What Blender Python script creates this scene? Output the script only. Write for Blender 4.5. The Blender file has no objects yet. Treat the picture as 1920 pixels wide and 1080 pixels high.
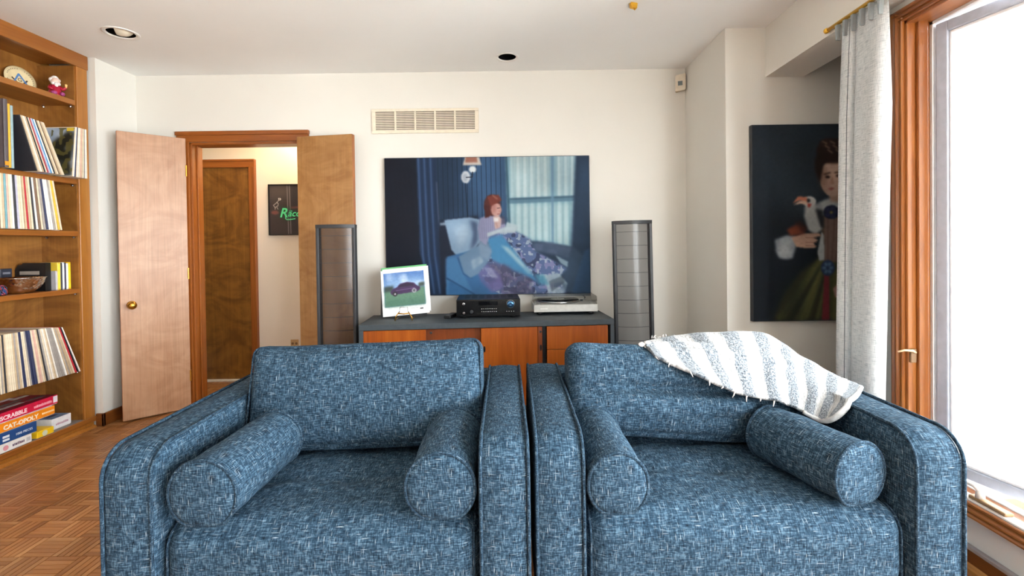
import bpy, bmesh, math, random
import numpy as np
from mathutils import Vector, Matrix, Euler, noise as mnoise

random.seed(7)
rng = np.random.default_rng(5)
scene = bpy.context.scene
COL = scene.collection

# ------------------------------------------------------------------ camera
FPX = 880.0                       # focal length in pixels of the 1920x1080 frame
PITCH, ROLL = math.radians(0.7), -0.0135
HORIZON = 457.0
CAM = Vector((0, 0, 1.185))
PCY = HORIZON + FPX * math.tan(PITCH)
RM = (Matrix.Rotation(math.pi / 2, 3, 'X') @ Matrix.Rotation(-PITCH, 3, 'X') @ Matrix.Rotation(ROLL, 3, 'Z'))
cam_data = bpy.data.cameras.new('camera')
cam_data.sensor_width = 36.0
cam_data.lens = FPX / 1920 * 36.0
cam_data.shift_y = (PCY - 540) / 1920
cam_data.clip_start = 0.02
cam = bpy.data.objects.new('camera', cam_data)
COL.objects.link(cam)
cam.matrix_world = Matrix.Translation(CAM) @ RM.to_4x4()
scene.camera = cam

# ------------------------------------------------------------------ world, exposure
world = bpy.data.worlds.new('world'); scene.world = world
world.use_nodes = True
bg = world.node_tree.nodes['Background']
bg.inputs['Color'].default_value = (0.90, 0.96, 1.0, 1)
bg.inputs['Strength'].default_value = 11.0
vs = scene.view_settings
vs.view_transform = 'Standard'; vs.look = 'None'; vs.gamma = 1.0; vs.use_curve_mapping = False
vs.exposure = 1.2

def portal(name, loc, direction, sx, sy):
    l = bpy.data.lights.new(name, 'AREA'); l.shape = 'RECTANGLE'; l.size = sx; l.size_y = sy
    l.cycles.is_portal = True
    o = bpy.data.objects.new(name, l); COL.objects.link(o)
    o.location = loc
    o.rotation_euler = Vector(direction).to_track_quat('-Z', 'Z').to_euler()
    return o
# the window in view, and its continuation along the same wall (mirrored in the sheen of the pale door leaf)
portal('window_right_offscreen', (1.80, 1.02, 1.15), (-1, 0, 0), 1.72, 1.86)
portal('window_right_near_offscreen', (1.80, -1.15, 1.15), (-1, 0, 0), 2.1, 1.86)

# ------------------------------------------------------------------ pixel helpers (photo frame 1920x1080)
def ray(px, py):
    return RM @ Vector(((px - 960) / FPX, (PCY - py) / FPX, -1))
def on(axis, px, py, v):
    d = ray(px, py); t = (v - CAM[axis]) / d[axis]
    return CAM + d * t
def onX(px, py, v): return on(0, px, py, v)
def onY(px, py, v): return on(1, px, py, v)
def onZ(px, py, v): return on(2, px, py, v)

# ------------------------------------------------------------------ materials
def s2l(c):
    c = c / 255.0
    return c / 12.92 if c <= 0.04045 else ((c + 0.055) / 1.055) ** 2.4
def rgb(r, g, b): return (s2l(r), s2l(g), s2l(b), 1.0)

class NT:
    def __init__(self, name):
        self.m = bpy.data.materials.new(name); self.m.use_nodes = True
        self.t = self.m.node_tree
        self.b = self.t.nodes['Principled BSDF']
        self.out = self.t.nodes['Material Output']
    def n(self, typ, **kw):
        nd = self.t.nodes.new(typ)
        for k, v in kw.items(): setattr(nd, k, v)
        return nd
    def l(self, a, b): self.t.links.new(a, b)
    def coord(self, kind='Object', scale=(1, 1, 1), rot=(0, 0, 0)):
        tc = self.n('ShaderNodeTexCoord'); mp = self.n('ShaderNodeMapping')
        mp.inputs['Scale'].default_value = scale; mp.inputs['Rotation'].default_value = rot
        self.l(tc.outputs[kind], mp.inputs['Vector']); return mp.outputs['Vector']
    def noise(self, vec, scale=1, detail=2, rough=0.5, dist=0):
        nd = self.n('ShaderNodeTexNoise'); nd.inputs['Scale'].default_value = scale
        nd.inputs['Detail'].default_value = detail; nd.inputs['Roughness'].default_value = rough
        nd.inputs['Distortion'].default_value = dist
        self.l(vec, nd.inputs['Vector']); return nd.outputs['Fac']
    def ramp(self, fac, stops):
        nd = self.n('ShaderNodeValToRGB'); e = nd.color_ramp.elements
        e[0].position, e[0].color = stops[0]; e[1].position, e[1].color = stops[-1]
        for p, c in stops[1:-1]:
            q = e.new(p); q.color = c
        self.l(fac, nd.inputs['Fac']); return nd.outputs['Color']
    def mix(self, a, b, fac, mode='MIX'):
        nd = self.n('ShaderNodeMix', data_type='RGBA', blend_type=mode)
        for s, v in ((nd.inputs[0], fac), (nd.inputs[6], a), (nd.inputs[7], b)):
            if hasattr(v, 'is_linked'): self.l(v, s)
            else: s.default_value = v
        return nd.outputs[2]
    def math(self, op, a, b=0.0):
        nd = self.n('ShaderNodeMath', operation=op)
        for s, v in ((nd.inputs[0], a), (nd.inputs[1], b)):
            if hasattr(v, 'is_linked'): self.l(v, s)
            else: s.default_value = v
        return nd.outputs[0]
    def bump(self, h, strength=0.2, dist=0.01):
        nd = self.n('ShaderNodeBump'); nd.inputs['Strength'].default_value = strength
        nd.inputs['Distance'].default_value = dist
        self.l(h, nd.inputs['Height']); self.l(nd.outputs['Normal'], self.b.inputs['Normal'])
    def base(self, c):
        if hasattr(c, 'is_linked'): self.l(c, self.b.inputs['Base Color'])
        else: self.b.inputs['Base Color'].default_value = c
    def setp(self, rough=0.5, metal=0.0, spec=0.5, coat=0.0):
        self.b.inputs['Roughness'].default_value = rough; self.b.inputs['Metallic'].default_value = metal
        self.b.inputs['Specular IOR Level'].default_value = spec; self.b.inputs['Coat Weight'].default_value = coat

_plain = {}
def plain(c, rough=0.5, metal=0.0, var=0.06, coat=0.0, spec=0.5):
    key = (c, rough, metal, var, coat, spec)
    if key in _plain: return _plain[key]
    m = NT('paint_%d_%d_%d' % c)
    col = rgb(*c)
    f = m.noise(m.coord('Object'), 35, 3)
    lo = tuple(v * (1 - var) for v in col[:3]) + (1,); hi = tuple(min(1, v * (1 + var)) for v in col[:3]) + (1,)
    m.base(m.ramp(f, [(0.3, lo), (0.7, hi)])); m.setp(rough, metal, spec, coat)
    _plain[key] = m.m; return m.m

def plaster(name, c):
    m = NT(name); v = m.coord('Object')
    col = rgb(*c); lo = tuple(x * 0.965 for x in col[:3]) + (1,)
    m.base(m.ramp(m.noise(v, 1.7, 4), [(0.3, lo), (0.7, col)])); m.setp(0.85, spec=0.25)
    m.bump(m.noise(v, 160, 3), 0.05, 0.003); return m.m

def wood(name, c0, c1, c2, axis='Z', scale=1.0, rough=0.38, coat=0.15, figure=0.0, kind='Object', spec=0.5):
    m = NT(name)
    c0, c1, c2 = [tuple(v * f for v, f in zip(c, (0.86, 0.86, 0.86) if 'birch' in name and 'stained' not in name else (0.88, 0.85, 0.74))) for c in (c0, c1, c2)]
    along = {'X': (0.7, 9, 9), 'Y': (9, 0.7, 9), 'Z': (9, 9, 0.7)}[axis]
    v = m.coord(kind, tuple(scale * a for a in along))
    a = m.noise(v, 1.0, 5, 0.6, 1.2)
    fine = m.noise(m.coord(kind, tuple(scale * q for q in {'X': (4, 140, 140), 'Y': (140, 4, 140), 'Z': (140, 140, 4)}[axis])), 1.0, 2)
    col = m.ramp(a, [(0.28, rgb(*c0)), (0.5, rgb(*c1)), (0.74, rgb(*c2))])
    if figure > 0:
        g = m.noise(m.coord(kind, (3.2 * scale, 3.2 * scale, 5.0 * scale)), 1.0, 3, 0.55, 2.5)
        col = m.mix(col, m.ramp(g, [(0.36, rgb(*c0)), (0.62, rgb(*c2))]), figure)
    col = m.mix(col, m.ramp(fine, [(0.35, (0.72, 0.68, 0.62, 1)), (0.6, (1, 1, 1, 1))]), 0.45, 'MULTIPLY')
    m.base(col); m.setp(rough, spec=spec, coat=coat)
    m.b.inputs['Coat Roughness'].default_value = 0.25
    m.bump(fine, 0.05, 0.002)
    return m.m

M = {}
M['wall'] = plaster('wall_paint', (228, 224, 216))
M['ceil'] = plaster('ceiling_paint', (248, 248, 247))
M['hallwall'] = plaster('hall_wall_paint', (233, 221, 207))
M['door_pale'] = wood('birch_door', (196, 140, 100), (214, 160, 120), (226, 178, 140), 'Z', 0.8, 0.44, 0.10, 0.55)
M['door_gold'] = wood('golden_birch_door', (168, 112, 54), (190, 134, 72), (206, 152, 90), 'Z', 0.9, 0.4, 0.15, 0.6)
M['door_dark'] = wood('stained_birch_door', (104, 62, 20), (140, 92, 36), (176, 124, 58), 'Z', 0.9, 0.35, 0.2, 0.45)
M['casing'] = wood('stained_casing', (150, 82, 28), (172, 98, 38), (190, 116, 52), 'Z', 1.2, 0.35, 0.2)
M['casing_x'] = wood('stained_casing_head', (150, 82, 28), (172, 98, 38), (190, 116, 52), 'X', 1.2, 0.35, 0.2)
M['shelf'] = wood('bookcase_wood', (146, 86, 32), (172, 106, 44), (190, 126, 60), 'Y', 0.9, 0.4, 0.15)
M['stile'] = wood('bookcase_stile', (176, 112, 44), (196, 130, 58), (208, 146, 74), 'Z', 0.9, 0.38, 0.15)
M['panel'] = wood('bookcase_panel', (134, 86, 36), (164, 108, 50), (186, 130, 68), 'Z', 0.7, 0.45, 0.1, 0.7)
M['bboard'] = wood('baseboard_wood', (112, 62, 26), (136, 78, 34), (154, 94, 44), 'Y', 1.0, 0.35, 0.2)
M['winwood'] = wood('window_fir', (138, 76, 30), (168, 100, 44), (196, 128, 64), 'Z', 1.4, 0.3, 0.35)
M['winwood_y'] = wood('window_fir_sill', (146, 84, 42), (172, 106, 58), (196, 130, 78), 'Y', 1.4, 0.3, 0.35)
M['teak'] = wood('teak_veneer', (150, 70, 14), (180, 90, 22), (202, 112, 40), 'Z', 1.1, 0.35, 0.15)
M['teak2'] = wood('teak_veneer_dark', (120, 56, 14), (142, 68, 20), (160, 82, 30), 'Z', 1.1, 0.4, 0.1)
M['slate'] = plain((58, 66, 72), 0.55, var=0.12)
M['white'] = plain((232, 230, 226), 0.45)
M['cream'] = plain((228, 216, 196), 0.5)
M['black'] = plain((16, 16, 18), 0.4)
M['blackgloss'] = plain((12, 12, 14), 0.22)
M['darkgrey'] = plain((38, 40, 44), 0.45)
M['brass'] = plain((196, 146, 62), 0.28, 1.0)
M['yellowbrass'] = plain((226, 178, 60), 0.32, 0.6)
M['steel'] = plain((190, 190, 192), 0.25, 1.0)
M['vinyl'] = plain((176, 180, 192), 0.4)
M['vinylwhite'] = plain((236, 236, 238), 0.4)

def fabric(name, dark, mid, light, thread):
    m = NT(name)
    uv = 'UV'
    a = m.noise(m.coord(uv, (280, 50, 1)), 1, 2, 0.6)
    b = m.noise(m.coord(uv, (50, 280, 1)), 1, 2, 0.6)
    blot = m.noise(m.coord(uv, (34, 34, 1)), 1, 3, 0.6)
    s = m.math('ADD', m.math('MULTIPLY', a, 0.5), m.math('MULTIPLY', b, 0.5))
    s = m.math('ADD', m.math('MULTIPLY', s, 0.8), m.math('MULTIPLY', blot, 0.2))
    col = m.ramp(s, [(0.36, rgb(*dark)), (0.50, rgb(*mid)), (0.66, rgb(*light))])
    t1 = m.noise(m.coord(uv, (380, 26, 1), (0, 0, 0.02)), 1, 1, 0.5)
    t2 = m.noise(m.coord(uv, (26, 380, 1), (0, 0, 0.02)), 1, 1, 0.5)
    th = m.math('MAXIMUM', t1, t2)
    tm = m.ramp(th, [(0.66, (0, 0, 0, 1)), (0.80, (0.75, 0.75, 0.75, 1))])
    col = m.mix(col, rgb(*thread), tm)
    m.base(col); m.setp(0.9, spec=0.15)
    m.bump(s, 0.5, 0.004)
    return m.m
M['tweed'] = fabric('blue_tweed', (7, 17, 30), (38, 60, 78), (94, 120, 138), (176, 190, 198))
M['piping'] = plain((44, 70, 98), 0.85, var=0.35)

def attr_mat(name, attr='col', rough=0.55, spec=0.4, coat=0.0, grain=False):
    m = NT(name); a = m.n('ShaderNodeAttribute'); a.attribute_name = attr
    c = a.outputs['Color']
    if grain:
        oi = m.n('ShaderNodeObjectInfo')
        tone = m.ramp(oi.outputs['Random'], [(0, (0.86, 0.84, 0.82, 1)), (1, (1.12, 1.10, 1.08, 1))])
        c = m.mix(c, tone, 1.0, 'MULTIPLY')
        f = m.noise(m.coord('Object', (9, 130, 1)), 1, 3)
        c = m.mix(c, m.ramp(f, [(0.3, (0.74, 0.70, 0.66, 1)), (0.62, (1, 1, 1, 1))]), 0.55, 'MULTIPLY')
    m.l(c, m.b.inputs['Base Color']); m.setp(rough, spec=spec, coat=coat); return m.m
M['print'] = attr_mat('printed_canvas', rough=0.6, spec=0.2)
M['cover'] = attr_mat('printed_card', rough=0.45)
M['parquet'] = attr_mat('parquet_finger', rough=0.30, coat=0.12, grain=True)

# ------------------------------------------------------------------ mesh helpers
def box(bm, lo, hi, bev=0.0, seg=2, mat=None):
    g = bmesh.ops.create_cube(bm, size=1.0)
    vv = g['verts']
    for v in vv:
        v.co = Vector([lo[i] + (v.co[i] + 0.5) * (hi[i] - lo[i]) for i in range(3)])
    if bev > 0:
        es = list({e for v in vv for e in v.link_edges})
        r = bmesh.ops.bevel(bm, geom=es, offset=bev, segments=seg, affect='EDGES', profile=0.5)
        vv = list({v for f in r['faces'] for v in f.verts} | {v for v in vv if v.is_valid})
    if mat is not None:
        bmesh.ops.transform(bm, matrix=mat, verts=vv)
    return vv

def prism(bm, pts, axis, a, b):
    """extrude a 2-D outline along an axis; pts are the other two coordinates in axis order"""
    def mk(p, t):
        c = list(p); c.insert(axis, t); return bm.verts.new(c)
    A = [mk(p, a) for p in pts]; B = [mk(p, b) for p in pts]
    n = len(pts)
    for i in range(n):
        bm.faces.new((A[i], A[(i + 1) % n], B[(i + 1) % n], B[i]))
    bm.faces.new(A[::-1]); bm.faces.new(B)
    bmesh.ops.recalc_face_normals(bm, faces=bm.faces)

def lathe(bm, prof, n=24, mat=None, cap=True):
    rings = []
    for r, z in prof:
        rings.append([bm.verts.new((r * math.cos(2 * math.pi * k / n), r * math.sin(2 * math.pi * k / n), z)) for k in range(n)])
    for A, B in zip(rings[:-1], rings[1:]):
        for k in range(n):
            bm.faces.new((A[k], A[(k + 1) % n], B[(k + 1) % n], B[k]))
    if cap:
        bm.faces.new(rings[0][::-1]); bm.faces.new(rings[-1])
    if mat is not None:
        bmesh.ops.transform(bm, matrix=mat, verts=[v for r in rings for v in r])

def tube(bm, pts, r, n=8, closed=False, cap=True):
    pts = [Vector(p) for p in pts]; N = len(pts)
    rings = []
    prev = None
    for i, p in enumerate(pts):
        a = pts[(i - 1) % N] if (closed or i > 0) else p
        b = pts[(i + 1) % N] if (closed or i < N - 1) else p
        t = (b - a).normalized()
        if prev is None:
            u = t.cross(Vector((0, 0, 1)))
            if u.length < 0.2: u = t.cross(Vector((0, 1, 0)))
        else:
            u = prev - t * prev.dot(t)
        u.normalize(); prev = u; w = t.cross(u)
        rr = r(i / (N - 1)) if callable(r) else r
        rings.append([bm.verts.new(p + (u * math.cos(2 * math.pi * k / n) + w * math.sin(2 * math.pi * k / n)) * rr) for k in range(n)])
    m = N if closed else N - 1
    for i in range(m):
        A, B = rings[i], rings[(i + 1) % N]
        for k in range(n):
            bm.faces.new((A[k], A[(k + 1) % n], B[(k + 1) % n], B[k]))
    if cap and not closed:
        bm.faces.new(rings[0][::-1]); bm.faces.new(rings[-1])

def box_uv(me):
    uv = me.uv_layers.new(name='UVMap')
    co = me.vertices
    for p in me.polygons:
        nx, ny, nz = abs(p.normal.x), abs(p.normal.y), abs(p.normal.z)
        for li in p.loop_indices:
            c = co[me.loops[li].vertex_index].co
            if nz >= nx and nz >= ny * 0.8: uv.data[li].uv = (c.x, c.y)
            elif ny >= nx: uv.data[li].uv = (c.x, c.z)
            else: uv.data[li].uv = (c.y, c.z)

def obj(name, bm, mat, parent=None, smooth=False, uv=False, loc=None, rot=None, recalc=True):
    me = bpy.data.meshes.new(name)
    if recalc: bmesh.ops.recalc_face_normals(bm, faces=bm.faces)
    bm.to_mesh(me); bm.free()
    if smooth:
        for p in me.polygons: p.use_smooth = True
    if uv: box_uv(me)
    me.materials.append(M[mat] if isinstance(mat, str) else mat)
    o = bpy.data.objects.new(name, me); COL.objects.link(o)
    if parent is not None: o.parent = parent
    if loc is not None: o.location = loc
    if rot is not None: o.rotation_euler = rot
    return o

def smooth_by_angle(o, deg=40):
    me = o.data
    for p in me.polygons: p.use_smooth = True
    b = bmesh.new(); b.from_mesh(me)
    for e in b.edges:
        if len(e.link_faces) == 2 and e.calc_face_angle(0) > math.radians(deg): e.smooth = False
    b.to_mesh(me); b.free()

def bxo(name, lo, hi, mat, parent=None, bev=0.0, seg=2, mtx=None):
    bm = bmesh.new(); box(bm, lo, hi, bev, seg, mtx); return obj(name, bm, mat, parent)

def tag(o, label, cat, group=None, kind=None):
    o['label'] = label; o['category'] = cat
    if group: o['group'] = group
    if kind: o['kind'] = kind
    return o
def thing(name, label, cat, loc=(0, 0, 0), rot=(0, 0, 0), group=None, kind=None):
    o = bpy.data.objects.new(name, None); COL.objects.link(o)
    o.empty_display_size = 0.05
    o.location = loc; o.rotation_euler = rot
    return tag(o, label, cat, group, kind)
def struct(o, label, cat): return tag(o, label, cat, kind='structure')

def text_mesh(body, size, extrude=0.0006, shear=0.0, offset=0.0, align='LEFT', spacing=1.0):
    cu = bpy.data.curves.new('lettering', 'FONT')
    cu.body = body; cu.size = size; cu.extrude = extrude; cu.shear = shear; cu.offset = offset
    cu.align_x = align; cu.space_character = spacing; cu.resolution_u = 3
    ob = bpy.data.objects.new('lettering', cu); COL.objects.link(ob)
    bpy.context.view_layer.update()
    me = bpy.data.meshes.new_from_object(ob.evaluated_get(bpy.context.evaluated_depsgraph_get()))
    bpy.data.objects.remove(ob); bpy.data.curves.remove(cu)
    return me
def lettering(body, size, mat, parent, frame, **kw):
    """frame: 4x4 matrix, text runs along its x, up along its y, faces along its z"""
    me = text_mesh(body, size, **kw); me.materials.clear(); me.materials.append(M[mat] if isinstance(mat, str) else mat)
    me.transform(frame)
    o = bpy.data.objects.new('lettering', me); COL.objects.link(o); o.parent = parent
    return o
def frame(origin, x, y):
    x = Vector(x).normalized(); y = Vector(y); y = (y - x * y.dot(x)).normalized(); z = x.cross(y)
    m = Matrix.Identity(4)
    for i in range(3): m[i][0], m[i][1], m[i][2], m[i][3] = x[i], y[i], z[i], origin[i]
    return m

# ------------------------------------------------------------------ a small painter for flat prints
class Paint:
    def __init__(self, w, h, box_, bg):
        self.w, self.h = w, h
        x0, y0, x1, y1 = box_
        self.X, self.Y = np.meshgrid(np.linspace(x0, x1, w), np.linspace(y0, y1, h))
        self.px = (x1 - x0) / w
        self.a = np.zeros((h, w, 3)); self.a[:] = bg
    def blur(self, m, r):
        r = int(round(r / self.px))
        if r < 1: return m
        for ax in (0, 1):
            for _ in range(2):
                p = np.pad(m, [(r + 1, r) if k == ax else (0, 0) for k in range(2)], mode='edge')
                c = np.cumsum(p, axis=ax)
                n = m.shape[ax]
                m = (np.take(c, range(2 * r + 1, 2 * r + 1 + n), axis=ax) - np.take(c, range(0, n), axis=ax)) / (2 * r + 1)
        return m
    def pm(self, pts):
        m = np.zeros(self.X.shape, bool); n = len(pts)
        for i in range(n):
            (xa, ya), (xb, yb) = pts[i], pts[(i + 1) % n]
            if ya == yb: continue
            c = ((ya > self.Y) != (yb > self.Y)) & (self.X < (xb - xa) * (self.Y - ya) / (yb - ya) + xa)
            m ^= c
        return m.astype(float)
    def put(self, m, col, alpha=1.0):
        m = (m * alpha)[..., None]
        self.a = self.a * (1 - m) + np.array(col, float) * m
    def poly(self, pts, col, alpha=1, soft=0, tex=0.0):
        m = self.blur(self.pm(pts), soft)
        if tex: m = m * np.clip(1 - tex + tex * 2 * self.noise(14), 0, 1)
        self.put(m, col, alpha)
    def ell(self, cx, cy, rx, ry, col, alpha=1, soft=0, rot=0):
        c, s = math.cos(rot), math.sin(rot)
        u = ((self.X - cx) * c + (self.Y - cy) * s) / rx; v = (-(self.X - cx) * s + (self.Y - cy) * c) / ry
        self.put(self.blur(((u * u + v * v) < 1).astype(float), soft), col, alpha)
    def line(self, pts, wd, col, alpha=1, soft=0):
        m = np.zeros(self.X.shape)
        for (xa, ya), (xb, yb) in zip(pts[:-1], pts[1:]):
            dx, dy = xb - xa, yb - ya; L = dx * dx + dy * dy + 1e-9
            t = np.clip(((self.X - xa) * dx + (self.Y - ya) * dy) / L, 0, 1)
            d = np.hypot(self.X - xa - t * dx, self.Y - ya - t * dy)
            m = np.maximum(m, np.clip((wd / 2 - d) / self.px + 0.5, 0, 1))
        self.put(self.blur(m, soft), col, alpha)
    def noise(self, cell):
        gw, gh = max(2, int(self.w / cell)), max(2, int(self.h / cell))
        g = rng.random((gh + 2, gw + 2))
        fx = np.linspace(0, gw - 0.001, self.w); fy = np.linspace(0, gh - 0.001, self.h)
        ix, iy = fx.astype(int), fy.astype(int); tx, ty = fx - ix, fy - iy
        tx = tx * tx * (3 - 2 * tx); ty = ty * ty * (3 - 2 * ty)
        A = g[iy][:, ix]; B = g[iy][:, ix + 1]; C = g[iy + 1][:, ix]; D = g[iy + 1][:, ix + 1]
        return (A * (1 - tx) + B * tx) * (1 - ty)[:, None] + (C * (1 - tx) + D * tx) * ty[:, None]
    def mottle(self, cell, amt, mask=None):
        k = 1 + amt * (self.noise(cell) - 0.5) * 2
        if mask is None: self.a *= k[..., None]
        else: self.a *= (1 + (k - 1) * mask)[..., None]
    def mesh(self, name, w, h):
        """grid in local x (width) / z (height), facing -Y, lower left at the origin"""
        W, H = self.w, self.h
        xs = np.linspace(0, w, W); zs = np.linspace(h, 0, H)
        X, Z = np.meshgrid(xs, zs)
        co = np.stack([X, np.zeros_like(X), Z], -1).reshape(-1, 3)
        i = np.arange(W * H).reshape(H, W)
        q = np.stack([i[:-1, :-1], i[1:, :-1], i[1:, 1:], i[:-1, 1:]], -1).reshape(-1, 4)
        me = bpy.data.meshes.new(name)
        me.vertices.add(len(co)); me.vertices.foreach_set('co', co.ravel())
        me.loops.add(q.size); me.loops.foreach_set('vertex_index', q.ravel())
        me.polygons.add(len(q)); me.polygons.foreach_set('loop_start', np.arange(0, q.size, 4)); me.polygons.foreach_set('loop_total', np.full(len(q), 4))
        me.update(); me.validate()
        c = np.clip(self.a, 0, 255) / 255.0
        c = np.where(c <= 0.04045, c / 12.92, ((c + 0.055) / 1.055) ** 2.4)
        c = np.concatenate([c.reshape(-1, 3), np.ones((W * H, 1))], 1)
        at = me.color_attributes.new('col', 'FLOAT_COLOR', 'POINT')
        at.data.foreach_set('color', c.ravel())
        return me

def mesh_obj(name, me, mat, parent=None, mtx=None):
    me.materials.append(M[mat] if isinstance(mat, str) else mat)
    o = bpy.data.objects.new(name, me); COL.objects.link(o); o.parent = parent
    if mtx is not None: o.matrix_local = mtx
    return o

# ================================================================== THE ROOM
H = 2.46
YW = 3.48            # wall behind the console
XL = -2.76           # short piece of wall beside the bookcase
XR = 1.295           # short return on the window side
YA = 2.83            # wall the tall portrait hangs on
XWIN = 1.635         # window wall
XB = -2.80           # front of the bookcase
YREAR = -2.6
OPX0, OPX1, OPZ = -2.375, -1.535, 1.965      # opening of the double doors
YH = 4.19            # far wall of the hall

# --- floor: parquet of five-finger blocks
BL = 0.12
def block_bm(bm, x, y, turn, tones, layer):
    for k in range(5):
        a0, a1 = -BL / 2 + k * BL / 5 + 0.0004, -BL / 2 + (k + 1) * BL / 5 - 0.0004
        b0, b1 = -BL / 2 + 0.0004, BL / 2 - 0.0004
        t = 0.0012
        def P(b, a, z): return (x + a, y + b, z) if turn else (x + b, y + a, z)
        lo = [bm.verts.new(P(b, a, -0.008)) for b, a in ((b0, a0), (b1, a0), (b1, a1), (b0, a1))]
        hi = [bm.verts.new(P(b, a, 0.0)) for b, a in ((b0 + t, a0 + t), (b1 - t, a0 + t), (b1 - t, a1 - t), (b0 + t, a1 - t))]
        fs = [bm.faces.new(hi)] + [bm.faces.new((lo[i], lo[(i + 1) % 4], hi[(i + 1) % 4], hi[i])) for i in range(4)]
        c = tones[k]
        for f in fs:
            for lp in f.loops: lp[layer] = c
def tones5():
    base = [(158, 106, 62), (172, 121, 75), (146, 96, 55), (180, 131, 85), (164, 112, 66), (138, 89, 50)]
    g = random.uniform(0.88, 1.1)
    return [tuple(min(1, v * g) for v in rgb(*random.choice(base))[:3]) + (1,) for _ in range(5)]

bm = bmesh.new()
box(bm, (-3.2, YREAR, -0.06), (XWIN + 0.2, YW + 0.12, -0.0079))
box(bm, (-3.6, YW + 0.12, -0.06), (0.3, YH + 0.1, -0.0079))
box(bm, (XWIN, 2.0, -0.06), (2.75, YA + 0.1, -0.0079))
floor = struct(obj('floor', bm, plain((92, 58, 30), 0.6)), 'honey brown finger parquet floor', 'floor')
variants = []
for k in range(8):
    bm = bmesh.new(); ly = bm.loops.layers.float_color.new('col')
    block_bm(bm, 0, 0, False, tones5(), ly)
    bmesh.ops.recalc_face_normals(bm, faces=bm.faces)
    me = bpy.data.meshes.new('parquet_block'); bm.to_mesh(me); bm.free(); me.materials.append(M['parquet']); variants.append(me)
rest = bmesh.new(); rl = rest.loops.layers.float_color.new('col')
nx0, nx1 = int(-2.82 / BL) - 1, int(2.7 / BL) + 1
for i in range(nx0, nx1 + 1):
    for j in range(int(YREAR / BL), int((YH) / BL) + 1):
        x, y = (i + 0.5) * BL, (j + 0.5) * BL
        if x - BL / 2 < -3.05 or (x + BL / 2 > XWIN + 0.1 and not 2.3 < y < YA): continue
        if y + BL / 2 > YH + 0.02: continue
        turn = (i + j) % 2 == 0
        if (-2.86 < x < -1.13 and 1.72 < y < 3.42) or (-2.4 < x < -2.0 and 3.42 <= y < 3.6) or (x > 1.24 and 1.45 < y < 1.98 and x < XWIN):
            o = bpy.data.objects.new('parquet_block', random.choice(variants)); COL.objects.link(o)
            o.location = (x, y, 0); o.rotation_euler = (0, 0, (math.pi / 2 if turn else 0) + random.choice((0, math.pi)))
            o.parent = floor
        else:
            block_bm(rest, x, y, turn, tones5(), rl)
rf = obj('parquet', rest, 'parquet', floor); rf['kind'] = 'stuff'

# --- ceiling and walls
bm = bmesh.new()
HOLES = [(-2.291, 2.787, 0.072), (-0.015, 3.221, 0.062)]
# ceiling slab with two round cut-outs for the recessed lamps
def ceiling_panel(bm, x0, x1, y0, y1, z, holes):
    outer = [(x0, y0), (x1, y0), (x1, y1), (x0, y1)]
    cells = []
    xs = sorted({x0, x1} | {h[0] + s * 0.12 for h in holes for s in (-1, 1)})
    ys = sorted({y0, y1} | {h[1] + s * 0.12 for h in holes for s in (-1, 1)})
    for a, b in zip(xs[:-1], xs[1:]):
        for c, d in zip(ys[:-1], ys[1:]):
            hit = [h for h in holes if abs((a + b) / 2 - h[0]) < 0.05 and abs((c + d) / 2 - h[1]) < 0.05]
            if not hit:
                bm.faces.new([bm.verts.new(p + (z,)) for p in ((a, c), (a, d), (b, d), (b, c))])
            else:
                hx, hy, r = hit[0]; n = 32
                inner = [bm.verts.new((hx + r * math.cos(2 * math.pi * k / n), hy + r * math.sin(2 * math.pi * k / n), z)) for k in range(n)]
                ring = []
                for k in range(n):
                    cx, cy = math.cos(2 * math.pi * k / n), math.sin(2 * math.pi * k / n); q = 0.12 / max(abs(cx), abs(cy))
                    ring.append(bm.verts.new((hx + cx * q, hy + cy * q, z)))
                for k in range(n):
                    bm.faces.new((inner[k], ring[k], ring[(k + 1) % n], inner[(k + 1) % n]))
ceiling_panel(bm, -3.2, XWIN + 1.2, YREAR, YW + 0.05, H, HOLES)
for f in bm.faces:
    f.normal_update()
    if f.normal.z > 0: f.normal_flip()
box(bm, (-3.2, YREAR, H + 0.2), (XWIN + 1.2, YW + 0.1, H + 0.26))
struct(obj('ceiling', bm, 'ceil', recalc=False), 'smooth off-white ceiling with two recessed lamp holes', 'ceiling')

bm = bmesh.new()
box(bm, (-3.65, YW, 0), (OPX0, YW + 0.12, H)); box(bm, (OPX1, YW, 0), (XR + 0.05, YW + 0.12, H)); box(bm, (OPX0, YW, OPZ), (OPX1, YW + 0.12, H))
struct(obj('wall_back', bm, 'wall'), 'long warm white wall behind the console, with the double doorway', 'wall')
bm = bmesh.new(); box(bm, (-3.2, 3.14, 0), (XL, YW, H)); box(bm, (-3.2, YREAR, 0), (-3.06, 3.14, H)); box(bm, (-3.1, YREAR, 0), (XL, 1.9, H))
struct(obj('wall_left', bm, 'wall'), 'white wall with the built-in bookcase', 'wall')
bm = bmesh.new(); box(bm, (XR, YA + 0.1, 0), (XR + 0.4, YW + 0.12, H)); box(bm, (XR, YA, 0), (2.75, YA + 0.1, H)); box(bm, (2.65, 2.3, 0), (2.75, YA, H)); box(bm, (XWIN + 0.12, 2.2, -0.4), (2.75, 2.3, H + 0.2))
struct(obj('wall_alcove', bm, 'wall'), 'white wall jutting forward with the tall portrait on it', 'wall')
WY0, WY1, WZ0, WZ1 = 0.15, 1.952, 0.22, 2.085   # rough opening of the window
bm = bmesh.new()
box(bm, (XWIN, WY1, 0), (XWIN + 0.13, 2.2, 2.17)); box(bm, (XWIN, -0.10, 0), (XWIN + 0.13, WY0, 2.17)); box(bm, (XWIN, YREAR, 0), (XWIN + 0.13, -2.2, 2.17))
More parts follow.
